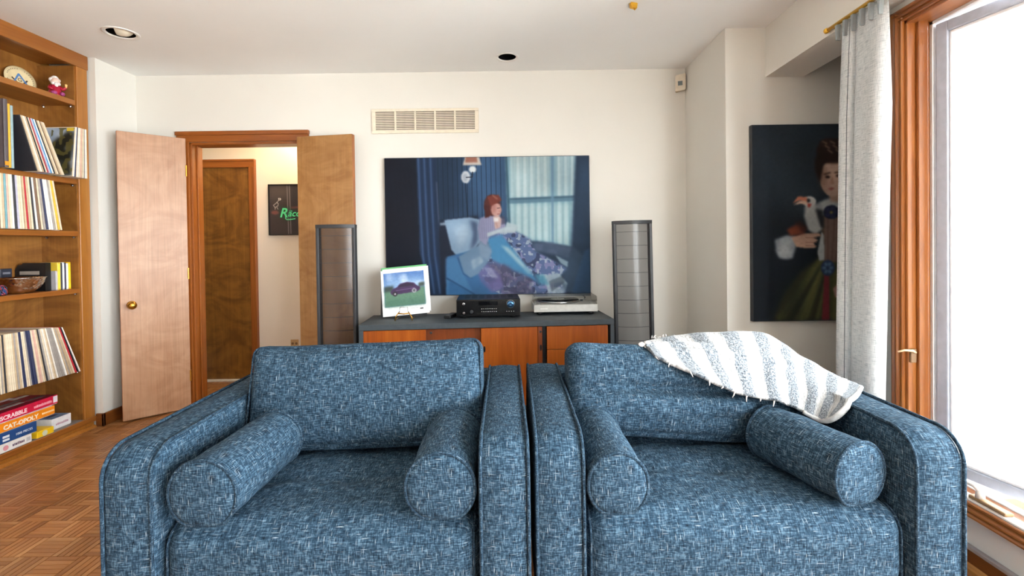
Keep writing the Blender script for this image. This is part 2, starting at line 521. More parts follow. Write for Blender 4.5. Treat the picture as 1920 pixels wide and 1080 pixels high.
box(bm, (XWIN, -2.2, -0.3), (XWIN + 0.13, -0.10, WZ0)); box(bm, (XWIN, -2.2, WZ1), (XWIN + 0.13, -0.10, 2.17))
box(bm, (XWIN, WY0, -0.3), (XWIN + 0.13, WY1, WZ0)); box(bm, (XWIN, WY0, WZ1), (XWIN + 0.13, WY1, 2.17))
struct(obj('wall_right', bm, 'wall'), 'white window wall low behind the armchairs', 'wall')
bm = bmesh.new(); box(bm, (1.535, YREAR, 2.165), (XWIN + 0.13, YA, H))
struct(obj('wall_header', bm, 'wall'), 'boxed white header running above the window and curtain', 'wall')
bm = bmesh.new()
box(bm, (-3.2, YREAR - 0.12, 0), (XWIN + 0.13, YREAR, H))
struct(obj('wall_rear', bm, 'wall'), 'plain white wall opposite the console', 'wall')

# --- hall beyond the double doors
bm = bmesh.new()
box(bm, (-3.6, YH, 0), (0.3, YH + 0.1, H)); box(bm, (-3.6, YW + 0.12, 0), (-3.5, YH, H)); box(bm, (0.2, YW + 0.12, 0), (0.3, YH, H))
struct(obj('wall_hall', bm, 'hallwall'), 'cream hall wall seen through the double doorway', 'wall')
struct(bxo('ceiling_hall', (-3.6, YW + 0.12, H - 0.02), (0.3, YH + 0.1, H + 0.05), 'ceil'), 'hall ceiling beyond the double doorway', 'ceiling')
hl = bpy.data.lights.new('hall_lamp_offscreen', 'POINT'); hl.energy = 8; hl.color = (1.0, 0.80, 0.52); hl.shadow_soft_size = 0.08
ho = bpy.data.objects.new('hall_lamp_offscreen', hl); COL.objects.link(ho); ho.location = (-1.75, 3.93, 2.28)

# --- baseboards
def baseboard(name, lo, hi, label, mat='bboard'):
    bm = bmesh.new(); box(bm, lo, hi, 0.003, 1); return struct(obj(name, bm, mat), label, 'baseboard')
bm = bmesh.new(); box(bm, (XL, 3.125, 0), (XL + 0.015, YW, 0.085), 0.003, 1); box(bm, (XB, 3.125, 0), (XL + 0.015, 3.142, 0.085), 0.003, 1)
struct(obj('baseboard_left', bm, 'bboard'), 'dark stained baseboard beside the bookcase', 'baseboard')
bm = bmesh.new(); box(bm, (OPX1 + 0.08, YW - 0.015, 0), (XR, YW, 0.085), 0.003, 1)
struct(obj('baseboard_back', bm, 'bboard'), 'dark stained baseboard along the long wall', 'baseboard')
bm = bmesh.new(); box(bm, (XR - 0.015, YA - 0.015, 0), (XR, YW - 0.015, 0.085), 0.003, 1); box(bm, (XR, YA - 0.015, 0), (2.65, YA, 0.085), 0.003, 1)
struct(obj('baseboard_alcove', bm, 'bboard'), 'dark stained baseboard under the tall portrait', 'baseboard')
br = thing('baseboard_right', 'brown baseboard with a grey cap under the window', 'baseboard', kind='structure')
bxo('board', (XWIN - 0.014, YREAR, 0.012), (XWIN, 2.1, 0.070), 'bboard', br, 0.002, 1)
bxo('cap', (XWIN - 0.020, YREAR, 0.070), (XWIN, 2.1, 0.084), plain((150, 140, 138), 0.5), br, 0.003, 2)
bm = bmesh.new(); prism(bm, [(XWIN - 0.034, 0), (XWIN, 0), (XWIN, 0.022), (XWIN - 0.014, 0.022), (XWIN - 0.024, 0.018), (XWIN - 0.031, 0.010)], 1, YREAR, 2.1)
obj('shoe_moulding', bm, wood('shoe_wood', (190, 130, 70), (206, 148, 84), (216, 162, 100), 'Y'), br)
bxo('baseboard_hall', (OPX0 + 0.11, YH - 0.012, 0), (0.2, YH, 0.08), 'bboard')
struct(bpy.data.objects['baseboard_hall'], 'stained baseboard in the hall', 'baseboard')

# --- casing of the double doors (trim_1) with jambs
t = thing('trim_1', 'stained wooden casing around the double doorway', 'door casing', kind='structure')
def casing_bar(name, lo, hi, mat, parent, ax):
    bm = bmesh.new(); box(bm, lo, hi, 0.004, 2)
    return obj(name, bm, mat, parent)
casing_bar('side_casing', (OPX0 - 0.055, YW - 0.018, 0), (OPX0 + 0.004, YW, OPZ + 0.002), 'casing', t, 2)
casing_bar('side_casing', (OPX1 - 0.004, YW - 0.018, 0), (OPX1 + 0.055, YW, OPZ + 0.002), 'casing', t, 2)
bm = bmesh.new()
hx0, hx1 = -2.462, -1.486
box(bm, (hx0, YW - 0.018, OPZ), (hx1, YW, OPZ + 0.05), 0.003, 1); box(bm, (hx0 - 0.004, YW - 0.028, OPZ + 0.048), (hx1 + 0.004, YW, OPZ + 0.078), 0.006, 2)
obj('head_casing', bm, 'casing_x', t)
casing_bar('jamb', (OPX0 - 0.001, YW, 0), (OPX0 + 0.018, YW + 0.12, OPZ), 'casing', t, 2)
casing_bar('jamb', (OPX1 - 0.018, YW, 0), (OPX1 + 0.001, YW + 0.12, OPZ), 'casing', t, 2)
casing_bar('head_jamb', (OPX0, YW, OPZ - 0.018), (OPX1, YW + 0.12, OPZ + 0.001), 'casing_x', t, 0)
casing_bar('door_stop', (OPX0 + 0.018, YW + 0.045, 0), (OPX0 + 0.030, YW + 0.08, OPZ - 0.018), 'casing', t, 2)
casing_bar('threshold', (OPX0, YW, 0), (OPX1, YW + 0.12, 0.008), 'casing_x', t, 0)

def leaf(name, hinge, free, z0, z1, mat, label, knob):
    """flush door leaf whose top runs from hinge to free end (x, y)"""
    h, f = Vector(hinge), Vector(free); d = f - h; L = d.length; ang = math.atan2(d.y, d.x)
    r = thing(name, label, 'door', (h.x, h.y, 0), (0, 0, ang), kind='structure')
    bm = bmesh.new(); box(bm, (0, -0.017, z0), (L, 0.017, z1), 0.002, 1)
    p = obj('panel', bm, mat, r)
    bm = bmesh.new(); box(bm, (L - 0.0005, -0.0168, z0 + 0.002), (L + 0.0012, 0.0168, z1 - 0.002)); obj('edge_band', bm, 'casing', r)
    if knob:
        kz = knob
        for s in (1, -1):
            bm = bmesh.new()
            mt = Matrix.Translation((L - 0.06, 0.017 * s, kz)) @ Matrix.Rotation(-s * math.pi / 2, 4, 'X')
            lathe(bm, [(0.028, 0.0), (0.028, 0.004), (0.022, 0.007), (0.010, 0.009), (0.009, 0.022), (0.016, 0.028), (0.024, 0.036), (0.0265, 0.046), (0.022, 0.056), (0.010, 0.061), (0.001, 0.062)], 24, mt)
            k = obj('door_knob', bm, 'brass', r, True); k['label'] = 'polished brass round door knob'
    for hz in (0.25, 1.0, 1.75):
        bm = bmesh.new(); lathe(bm, [(0.006, -0.04), (0.006, 0.04)], 10, Matrix.Translation((0.0, 0.015, hz))); obj('hinge', bm, 'brass', r)
    return r
leaf('door_1', (-2.385, YW - 0.03), (-2.668, 3.185), 0.012, 1.985, 'door_pale', 'pale flush birch door leaf with brass knob, folded open beside the bookcase', 0.80)
leaf('door_2', (-1.555, YW - 0.035), (-1.128, 3.375), 0.012, 1.985, 'door_gold', 'golden flush birch door leaf open flat against the wall behind a speaker', None)

# hall door
d3 = thing('door_3', 'closed dark stained flush door in the hall', 'door', kind='structure')
bxo('panel', (-2.82, YH - 0.012, 0.01), (-2.325, YH, 1.895), 'door_dark', d3, 0.002, 1)
for lo, hi, mt in (((-2.325, YH - 0.03, 0), (-2.268, YH, 1.895), 'casing'), ((-2.88, YH - 0.03, 0), (-2.82, YH, 1.895), 'casing'), ((-2.88, YH - 0.031, 1.893), (-2.268, YH, 1.965), 'casing_x')):
    bm = bmesh.new(); box(bm, lo, hi, 0.004, 2); c = obj('casing', bm, mt, d3)
    bm = bmesh.new(); w = 0.016
    if mt == 'casing': box(bm, (hi[0] - w if lo[0] > -2.5 else lo[0], YH - 0.037, 0), (hi[0] if lo[0] > -2.5 else lo[0] + w, YH - 0.028, hi[2]), 0.003, 2)
    else: box(bm, (lo[0], YH - 0.038, hi[2] - w), (hi[0], YH - 0.029, hi[2]), 0.003, 2)
    obj('bead', bm, mt, c)
bxo('threshold_strip', (-2.82, YH - 0.06, 0.0), (-2.325, YH - 0.012, 0.012), 'white', d3, 0.002, 1)
bm = bmesh.new(); lathe(bm, [(0.025, 0), (0.025, 0.005), (0.009, 0.01), (0.009, 0.025), (0.025, 0.04), (0.022, 0.055), (0.001, 0.06)], 20, Matrix.Translation((-2.76, YH - 0.012, 0.9)) @ Matrix.Rotation(math.pi / 2, 4, 'X'))
obj('door_knob', bm, 'brass', d3, True)
ou = thing('wall_outlet', 'tan wall outlet in the hall, near the floor', 'outlet', (-1.954, YH, 0.32))
bm = bmesh.new(); box(bm, (-0.036, -0.006, -0.036), (0.036, 0, 0.036), 0.003, 2); obj('cover_plate', bm, plain((186, 150, 104), 0.4), ou)
for s in (-1, 1):
    bm = bmesh.new(); lathe(bm, [(0.011, 0), (0.011, 0.004), (0.009, 0.005)], 14, Matrix.Translation((0.016 * s, -0.005, 0)) @ Matrix.Rotation(math.pi / 2, 4, 'X')); obj('socket', bm, plain((120, 88, 56), 0.5), ou)

# --- window: casing, jamb, casement sash cranked open
w = thing('window_1', 'tall wood-cased casement window cranked open toward white siding', 'window', (0, 0, 0), kind='structure')
def profile_bar(name, prof, axis, a, b, mat, parent):
    bm = bmesh.new(); prism(bm, prof, axis, a, b); return obj(name, bm, mat, parent)
cw = 0.05
ZC0, ZC1 = 0.165, 2.13
# far side casing: outline in (x, y)
def fluted(sign, y_in):
    # moulded casing profile from the opening (y_in) outward; x toward the room is negative
    P = [(0.0, 0.0), (-0.012, 0.0), (-0.016, 0.006), (-0.016, 0.016), (-0.010, 0.020), (-0.010, 0.026), (-0.018, 0.032), (-0.022, 0.042), (-0.022, 0.052), (-0.014, 0.058), (-0.020, 0.066), (-0.024, 0.074), (-0.024, 0.083), (-0.018, 0.085), (0.0, 0.085)]
    return [(XWIN + x, y_in + sign * y * cw / 0.085) for x, y in P]
profile_bar('side_casing', fluted(1, WY1 - 0.005), 2, ZC0, ZC1, 'winwood', w)
profile_bar('side_casing', fluted(-1, WY0 + 0.005), 2, ZC0, ZC1, 'winwood', w)
profile_bar('head_casing', [(x, WZ1 - 0.005 + (y - WY1 + 0.005)) for x, y in fluted(1, WY1 - 0.005)], 1, WY0 - 0.045, WY1 + 0.045, 'winwood_y', w)
profile_bar('bottom_casing', [(x, WZ0 + 0.02 - (y - WY1 + 0.005)) for x, y in fluted(1, WY1 - 0.005)], 1, WY0 - 0.045, WY1 + 0.045, 'winwood_y', w)
# jamb liners, stepped out toward the outside
for (y0, y1) in ((WY1 - 0.018, WY1), (WY0, WY0 + 0.018)):
    bxo('jamb', (XWIN - 0.004, y0, WZ0), (XWIN + 0.09, y1, WZ1), 'winwood', w, 0.002, 1)
bxo('jamb_stop', (XWIN + 0.030, WY1 - 0.034, WZ0), (XWIN + 0.07, WY1 - 0.018, WZ1), 'winwood', w, 0.004, 2)
bxo('head_jamb', (XWIN - 0.004, WY0, WZ1 - 0.018), (XWIN + 0.09, WY1, WZ1), 'winwood_y', w, 0.002, 1)
bxo('sill', (XWIN - 0.006, WY0, WZ0 - 0.002), (XWIN + 0.040, WY1, WZ0 + 0.026), plain((198, 186, 178), 0.4), w, 0.003, 1)
bxo('sill_step', (XWIN + 0.04, WY0, WZ0 - 0.002), (XWIN + 0.09, WY1, WZ0 + 0.016), 'winwood_y', w, 0.003, 1)
for y0, y1, z0, z1 in ((WY1 - 0.03, WY1 - 0.0, WZ0, WZ1), (WY0, WY0 + 0.03, WZ0, WZ1), (WY0, WY1, WZ1 - 0.03, WZ1), (WY0, WY1, WZ0 - 0.002, WZ0 + 0.02)):
    bxo('outer_frame', (XWIN + 0.09, y0, z0), (XWIN + 0.125, y1, z1), 'vinylwhite', w, 0.002, 1)
# sash (hinged at its far edge)
ang = math.radians(-13)
SL = WY1 - WY0 - 0.07; SZ0, SZ1 = WZ0 + 0.028, WZ1 - 0.036
sash = bpy.data.objects.new('sash', None); COL.objects.link(sash); sash.parent = w
sash.location = (XWIN + 0.112, WY1 - 0.036, 0); sash.rotation_euler = (0, 0, -ang)
# local: the sash runs along -y
sash.rotation_euler = (0, 0, math.radians(13))
fw = 0.042
for nm, lo, hi in (('stile', (-0.02, -fw, SZ0), (0.02, 0, SZ1)), ('stile', (-0.02, -SL, SZ0), (0.02, -SL + fw, SZ1)), ('rail', (-0.02, -SL + fw, SZ0), (0.02, -fw, SZ0 + fw)), ('rail', (-0.02, -SL + fw, SZ1 - fw), (0.02, -fw, SZ1))):
    bxo(nm, lo, hi, 'vinyl', sash, 0.004, 2)
for nm, lo, hi in (('glazing_bead', (-0.012, -fw - 0.012, SZ0 + fw), (0.012, -fw, SZ1 - fw)), ('glazing_bead', (-0.012, -SL + fw, SZ0 + fw), (0.012, -fw, SZ0 + fw + 0.012)), ('glazing_bead', (-0.012, -SL + fw, SZ1 - fw - 0.012), (0.012, -fw, SZ1 - fw)), ('glazing_bead', (-0.012, -SL + fw, SZ0 + fw), (0.012, -SL + fw + 0.012, SZ1 - fw))):
    bxo(nm, lo, hi, 'vinylwhite', sash, 0.003, 1)
g = NT('window_glass'); g.t.nodes.remove(g.b)
tr = g.n('ShaderNodeBsdfTransparent'); gl = g.n('ShaderNodeBsdfGlossy'); gl.inputs['Roughness'].default_value = 0.02
tr.inputs['Color'].default_value = (0.97, 0.985, 0.98, 1)
mx = g.n('ShaderNodeMixShader'); fr = g.n('ShaderNodeFresnel'); fr.inputs['IOR'].default_value = 1.2
g.l(fr.outputs[0], mx.inputs[0]); g.l(tr.outputs[0], mx.inputs[1]); g.l(gl.outputs[0], mx.inputs[2]); g.l(mx.outputs[0], g.out.inputs['Surface'])
M['glass'] = g.m
bxo('glass_pane', (-0.003, -SL + fw - 0.004, SZ0 + fw - 0.004), (0.003, -fw + 0.004, SZ1 - fw + 0.004), 'glass', sash)
# crank operator on the sill and latch on the jamb
cp = onX(1862, 918, XWIN + 0.03); cy_ = cp.y + 0.035
cz = WZ0 + 0.026
crank = bpy.data.objects.new('crank', None); COL.objects.link(crank); crank.parent = w; crank.location = (XWIN + 0.020, cy_, cz)
bm = bmesh.new(); box(bm, (-0.016, -0.10, -0.001), (0.016, 0.03, 0.012), 0.005, 2); obj('crank_base', bm, plain((150, 116, 78), 0.4), crank)
bm = bmesh.new(); lathe(bm, [(0.014, 0), (0.013, 0.018), (0.009, 0.026), (0.001, 0.028)], 16, Matrix.Translation((0, 0, 0.01))); obj('crank_hub', bm, plain((214, 204, 196), 0.35), crank, True)
bm = bmesh.new(); tube(bm, [(0, 0, 0.032), (-0.004, 0.02, 0.046), (-0.010, 0.05, 0.046), (-0.016, 0.08, 0.030), (-0.020, 0.098, 0.014)], 0.006, 10); obj('crank_arm', bm, plain((214, 204, 196), 0.35), crank, True)
bm = bmesh.new(); bmesh.ops.create_uvsphere(bm, u_segments=14, v_segments=10, radius=0.012, matrix=Matrix.Translation((-0.02, 0.104, 0.012))); obj('crank_knob', bm, plain((214, 204, 196), 0.35), crank, True)
lp = onX(1725, 662, XWIN + 0.02)
latch = bpy.data.objects.new('latch', None); COL.objects.link(latch); latch.parent = w; latch.location = (XWIN + 0.012, WY1 - 0.018, lp.z)
bm = bmesh.new(); box(bm, (-0.012, -0.010, -0.045), (0.012, 0.001, 0.012), 0.003, 2); obj('latch_plate', bm, plain((120, 86, 50), 0.4), latch)
bm = bmesh.new(); tube(bm, [(0.004, -0.012, -0.002), (-0.015, -0.022, 0.008), (-0.045, -0.018, 0.010), (-0.066, -0.010, 0.002)], lambda q: 0.0055 - 0.0015 * q, 8); obj('latch_lever', bm, plain((226, 190, 150), 0.35), latch, True)

# --- outside: lapped siding of the house wing, ground made pale to bounce light
we = thing('wall_exterior', 'white lapped clapboard siding outside the window', 'siding', kind='structure')
bxo('sheathing', (XWIN + 0.13, 2.16, -0.5), (4.8, 2.2, 4.2), 'white', we)
EXPO = 0.1046; zz = 0.713
sid = plain((234, 234, 234), 0.6, var=0.02)
struct(bxo('added_shade_eave', (XWIN + 0.13, -3.0, 2.62), (XWIN + 0.45, 2.2, 2.74), 'white'), 'unseen eave added to shade the window and siding', 'eave')  # eave put in out of view to hold sky light off siding and window
bpy.data.objects['added_shade_eave'].name = 'added_shade_eave'
bm = bmesh.new(); prism(bm, [(2.122, 0), (2.160, 0), (2.160, EXPO + 0.02), (2.150, EXPO + 0.02), (2.150, EXPO)], 0, XWIN + 0.131, 4.8)
pl = bpy.data.meshes.new('siding_plank'); bmesh.ops.recalc_face_normals(bm, faces=bm.faces); bm.to_mesh(pl); bm.free(); pl.materials.append(sid)
for k in range(-11, 33):
    o = bpy.data.objects.new('siding_plank', pl); COL.objects.link(o); o.parent = we; o.location = (0, 0, zz + k * EXPO)
struct(bxo('bounce_slab_rear', (-7, -9, -0.25), (XWIN + 0.13, YREAR - 0.13, -0.2), plain((214, 209, 200), 0.9, var=0.1)), 'unseen pale slab added to bounce light, behind the plain white wall', 'ground')  # unseen slab, added as a reflector to bounce daylight up to the ceiling
struct(bxo('ground_outside', (XWIN + 0.14, -9, -0.25), (9, 2.2, -0.2), plain((214, 209, 200), 0.9, var=0.1)), 'ground outside the window, made pale to throw light indoors', 'ground')  # surface unknown; pale tone chosen to throw daylight up through the window

# ================================================================== BOOKCASE
BY0, BY1 = 1.95, 3.12
XBK = -3.045
bc = thing('bookcase', 'tall built-in honey wood bookcase with six shelves', 'bookcase', (0, 0, 0))
bxo('back_panel', (XBK - 0.012, BY0, 0.02), (XBK, BY1, H - 0.005), 'panel', bc)
bxo('side_panel', (XBK, 3.040, 0.072), (XB - 0.012, 3.060, 2.372), 'panel', bc)
bxo('side_panel', (XBK, BY0, 0.072), (XB - 0.012, BY0 + 0.02, 2.372), 'panel', bc)
bxo('stile', (XB - 0.014, 3.048, 0.074), (XB, BY1 + 0.004, 2.374), 'stile', bc, 0.002, 1)
bxo('stile', (XB - 0.014, BY0, 0.074), (XB, BY0 + 0.07, 2.374), 'stile', bc, 0.002, 1)
bxo('top_rail', (XB - 0.02, BY0, 2.370), (XB + 0.006, BY1 + 0.006, H - 0.001), 'shelf', bc, 0.002, 1)
bxo('top_board', (XBK, BY0, 2.390), (XB - 0.02, BY1 - 0.06, 2.408), 'shelf', bc)
bxo('bottom_shelf', (XBK, BY0, 0.040), (XB + 0.006, BY1 + 0.006, 0.074), 'shelf', bc, 0.003, 1)
bxo('shelf_liner', (XBK + 0.002, BY0 + 0.02, 0.074), (XB - 0.006, 3.04, 0.076), plain((128, 126, 128), 0.7), bc)
bxo('plinth', (XB - 0.02, BY0, 0.0), (XB - 0.006, BY1, 0.041), 'stile', bc, 0.001, 1)
bm = bmesh.new(); prism(bm, [(XB - 0.006, 0), (XB + 0.012, 0), (XB + 0.009, 0.010), (XB, 0.016), (XB - 0.006, 0.016)], 1, BY0, BY1)
obj('shoe_moulding', bm, 'stile', bc)
SH = [2.148, 1.640, 1.305, 0.934, 0.419]      # tops of the movable shelves
TH = [0.034, 0.034, 0.034, 0.030, 0.022]
for z, th in zip(SH, TH):
    bm = bmesh.new(); box(bm, (XBK + 0.001, BY0 + 0.021, z - th), (XB - 0.004, 3.039, z), 0.003, 2); obj('shelf', bm, 'shelf', bc)
    for xx in (XBK + 0.04, XB - 0.03):
        bm = bmesh.new(); lathe(bm, [(0.004, 0), (0.007, 0.002), (0.007, 0.010), (0.004, 0.014)], 10, Matrix.Translation((xx, 3.041, z - th - 0.007)) @ Matrix.Rotation(math.pi / 2, 4, 'X'))
        obj('shelf_peg', bm, 'steel', bc)

# ---- records. local: spine faces +X at x=0, sleeve runs to -X, thickness along Y (0..t), stands on z=0
_slv = {}
def sleeve_mesh(t, s=0.315):
    k = (round(t, 4), s)
    if k in _slv: return _slv[k]
    bm = bmesh.new()
    pts = [(-s, 0.0), (-0.004, 0.0), (-0.001, t * 0.22), (0, t * 0.5), (-0.001, t * 0.78), (-0.004, t), (-s, t), (-s + 0.004, t * 0.5)]
    A = [bm.verts.new((x, y, 0)) for x, y in pts]; B = [bm.verts.new((x, y, s)) for x, y in pts]
    n = len(pts)
    for i in range(n): bm.faces.new((A[i], A[(i + 1) % n], B[(i + 1) % n], B[i]))
    bm.faces.new(A[::-1]); bm.faces.new(B)
    bmesh.ops.recalc_face_normals(bm, faces=bm.faces)
    me = bpy.data.meshes.new('record_sleeve'); bm.to_mesh(me); bm.free(); me.materials.append(None); _slv[k] = me; return me
CN = {'cream': (222, 206, 180), 'tan': (196, 172, 140), 'white': (236, 230, 222), 'grey': (160, 152, 146), 'black': (40, 40, 46), 'brown': (120, 92, 70), 'red': (178, 26, 44), 'blue': (60, 90, 150), 'teal': (110, 160, 170), 'yellow': (230, 180, 50), 'navy': (44, 50, 84), 'pink': (216, 176, 160), 'green': (110, 130, 90), 'sky blue': (60, 150, 200), 'orange': (220, 130, 60), 'lavender': (190, 186, 206)}
def record(y, z, t, colour, where, lean=0.0, x=XB + 0.055, s=0.315, dz=0.0):
    o = bpy.data.objects.new('record_sleeve', sleeve_mesh(t, s)); COL.objects.link(o)
    c = CN[colour]
    o.material_slots[0].link = 'OBJECT'; o.material_slots[0].material = plain(c, 0.6, var=0.10)
    o.location = (x, y, z + dz); o.rotation_euler = (lean, 0, 0)
    tag(o, f'{colour} record sleeve {where}', 'record', f'records {where}')
    return o
# lean > 0 tips the top toward the camera (-y)
def fan(y0, y1, items, lean, z, where, x, s=0.315, xj=0.003):
    """items: (thickness, colour); lean: function of 0..1; sleeves rest on each other without cutting in"""
    out = []; y = y0; n = len(items)
    th = [lean(i / max(1, n - 1)) for i in range(n)]
    for i, (t, c) in enumerate(items):
        dz = t * abs(math.sin(th[i])) if th[i] < 0 else 0.0
        out.append(record(y, z + 0.0006 + dz, t, c, where, th[i], x + random.uniform(0, xj), s))
        if i < n - 1:
            y += t / math.cos(th[i]) + 0.0008 + s * max(0.0, math.sin(th[i + 1]) - math.sin(th[i])) + t * abs(math.sin(th[i+1])) * 0.1
    for i, o in enumerate(out):
        c = items[i][1]
        if 0 < i < n - 1: a, b = items[i - 1][1], items[i + 1][1]; side = f'between {a} and {b} ones' if a != b else f'between two {a} ones'
        else: side = f'ending the row beside a {items[1][1] if i == 0 else items[-2][1]} one'
        o['label'] = f'{c} record sleeve {side}, {where}'
    return out, y
mixc = ['cream', 'white', 'tan', 'cream', 'grey', 'cream', 'tan', 'white', 'black', 'grey', 'cream', 'tan', 'cream']
# lower shelf, tightly packed and leaning
n5 = 62; its = []
for i in range(n5):
    k = i / (n5 - 1); c = random.choice(mixc); t = random.choice((0.005, 0.006, 0.007, 0.008, 0.009))
    if 29 <= i <= 30 or 34 <= i <= 36: c = 'navy'
    if 38 <= i <= 39: c = 'pink'
    if 49 <= i <= 52: c = 'grey'
    if i == n5 - 3: c, t = 'red', 0.010
    if i == n5 - 2: c = 'black'
    if i == n5 - 1: c = 'white'
    its.append((t, c))
LX = XBK + 0.316 + 0.001
_, ye = fan(2.36, 0, its, lambda k: 0.02 + 0.34 * k ** 2.2, SH[4], 'packed on the lower shelf', LX); 
# middle shelf
seq = ['green', 'cream', 'brown', 'cream', 'tan', 'teal', 'pink', 'cream', 'white', 'black', 'lavender', 'cream', 'cream', 'tan', 'red', 'tan', 'cream', 'black', 'white', 'brown', 'cream', 'grey', 'navy', 'white', 'white', 'grey', 'cream', 'yellow', 'cream']
_, ymid = fan(2.49, 0, [(0.009 if c == 'red' else random.choice((0.009, 0.010, 0.011, 0.012)), c) for c in seq], lambda k: 0.01 + 0.15 * k ** 1.5, SH[2], 'standing on the middle shelf', XBK + 0.300, 0.297); 
# upper shelf: a leaning run and an upright run
seq = ['black', 'tan', 'cream', 'white', 'tan', 'black', 'cream', 'red', 'lavender', 'sky blue', 'white', 'black', 'tan', 'cream', 'brown', 'tan', 'cream', 'cream']
_, yu = fan(2.706, 0, [(random.choice((0.006, 0.007)), c) for c in seq], lambda k: 0.29 + 0.10 * k, SH[1], 'leaning on the upper shelf', LX, 0.312); 
seq = ['cream', 'white', 'navy', 'cream', 'white', 'cream', 'pink', 'tan', 'cream', 'grey', 'white', 'cream']
rr_, yr = fan(2.925, 0, [(random.choice((0.005, 0.006, 0.007)), c) for c in seq], lambda k: -0.09 + 0.085 * k, SH[1], 'upright on the upper shelf', LX); 
first_right = rr_[0]
# the printed face of the first upright sleeve: tree against a cloudy sky
P = Paint(110, 110, (0, 0, 110, 110), (150, 165, 185))
n1 = P.noise(26); P.put(np.clip(n1 * 2 - 0.6, 0, 1), (215, 220, 228), 0.8)
P.poly([(60, 110), (66, 70), (54, 60), (58, 40), (72, 22), (96, 8), (110, 10), (110, 110)], (26, 26, 18), 0.95, 4, 0.5)
P.poly([(20, 62), (42, 45), (62, 50), (60, 66), (34, 72)], (34, 34, 18), 0.95, 3, 0.4)
P.put(((P.noise(7) > 0.62) & (P.X > 58)).astype(float), (96, 88, 44), 0.8)
P.poly([(0, 0), (20, 0), (8, 20), (0, 22)], (214, 180, 60), 0.8, 3)
P.poly([(40, 66), (54, 62), (50, 84), (42, 80)], (180, 150, 50), 0.7, 2)
P.poly([(92, 0), (108, 0), (108, 8), (92, 8)], (222, 190, 60), 1)
me = P.mesh('front_print', 0.306, 0.306)
mesh_obj('front_print', me, 'cover', first_right, Matrix.Translation((-0.310, -0.0008, 0.004)))
# tall books at the near end of the upper shelf
def book(y, z, t, h, d, colour, label, x=XB + 0.02, lean=0.0, pages=True, cat='book', group=None):
    r = thing('book', label, cat, (x, y, z), (lean, 0, 0), group)
    bm = bmesh.new()
    box(bm, (-d, 0, 0), (0, 0.0025, h)); box(bm, (-d, t - 0.0025, 0), (0, t, h))
    n = 6; pts = [(-0.002, 0.0), (0.0015, t * 0.2), (0.003, t * 0.5), (0.0015, t * 0.8), (-0.002, t), (-0.004, t), (-0.004, 0)]
    prism(bm, pts, 2, 0, h)
    obj('cover', bm, plain(colour, 0.5, var=0.08), r)
    bxo('page_block', (-d + 0.004, 0.0025, 0.003), (-0.004, t - 0.0025, h - 0.003), 'cream', r)
    return r
zz1 = SH[1] + 0.0005
book(2.555, zz1, 0.022, 0.37, 0.29, (92, 84, 88), 'tall grey book on the upper record shelf', XB + 0.05)
book(2.581, zz1, 0.012, 0.35, 0.27, (232, 176, 44), 'tall yellow book on the upper record shelf', XB + 0.047)
book(2.596, zz1, 0.014, 0.345, 0.27, (150, 176, 184), 'tall pale blue book on the upper record shelf', XB + 0.045)
bm = bmesh.new(); box(bm, (0, 0, 0), (0.003, 0.021, 0.022)); obj('spine_band', bm, plain((226, 150, 40), 0.5), bpy.data.objects['book'], loc=(0.001, 0.0005, 0.01))
# white cylinder (candle) on the middle shelf
cp = onX(111, 436, XB - 0.10)
cnd = thing('candle', 'white pillar candle beside the records on the middle shelf', 'candle', (XB - 0.07, 2.935, SH[2] + 0.0006))
bm = bmesh.new(); lathe(bm, [(0.030, 0.0), (0.032, 0.002), (0.032, 0.094), (0.030, 0.097), (0.022, 0.096), (0.016, 0.092), (0.004, 0.090)], 28); obj('wax', bm, plain((238, 236, 230), 0.5, var=0.02), cnd, True)
bm = bmesh.new(); tube(bm, [(0, 0, 0.089), (0.001, 0, 0.096), (0.003, 0, 0.100)], 0.001, 6); obj('wick', bm, 'black', cnd)

# ---- top shelf: plate with emblem, small figurine
plate = thing('decorative_plate', 'cream plate with blue square-and-compass emblem leaning on the top shelf', 'plate')
pp = (XBK + 0.060, 2.885, SH[0] + 0.0006)
plate.location = pp; plate.scale = (0.93, 0.93, 0.93)
plate.rotation_euler = Euler((0, math.radians(78), math.radians(-10)))
R0 = 0.088
PM = Matrix.Translation((-R0 - 0.0, 0, 0))
bm = bmesh.new(); lathe(bm, [(0.002, -0.004), (0.055, -0.004), (0.060, -0.002), (R0, 0.006), (R0, 0.009), (0.060, 0.003), (0.054, 0.001), (0.002, 0.001)], 48, PM)
obj('dish', bm, plain((236, 216, 170), 0.3), plate, True)
bl = plain((92, 140, 200), 0.35); dk = plain((60, 44, 40), 0.4)
def flat(name, outline, mat, h0=0.0015, h1=0.003):
    # outline in plate coordinates: u to the viewer's side along +y, v up along -x
    bm = bmesh.new(); prism(bm, [(-R0 - v, u) for u, v in outline], 2, h0, h1); return obj(name, bm, mat, plate)
flat('emblem', [(0, 0.044), (0.004, 0.044), (0.040, -0.022), (0.033, -0.026), (0.0, 0.030), (-0.033, -0.026), (-0.040, -0.022), (-0.004, 0.044)], bl)
flat('emblem', [(0, -0.046), (0.046, 0.004), (0.040, 0.010), (0.0, -0.034), (-0.040, 0.010), (-0.046, 0.004)], dk, 0.0012, 0.0025)
mm = Matrix.Translation((-R0 + 0.012, 0.012, 0.0012)) @ Matrix(((0, -1, 0, 0), (-1, 0, 0, 0), (0, 0, -1, 0), (0, 0, 0, 1)))
lettering('G', 0.034, dk, plate, frame((-R0 + 0.011, -0.0125, 0.0018), (0, 1, 0), (-1, 0, 0)))
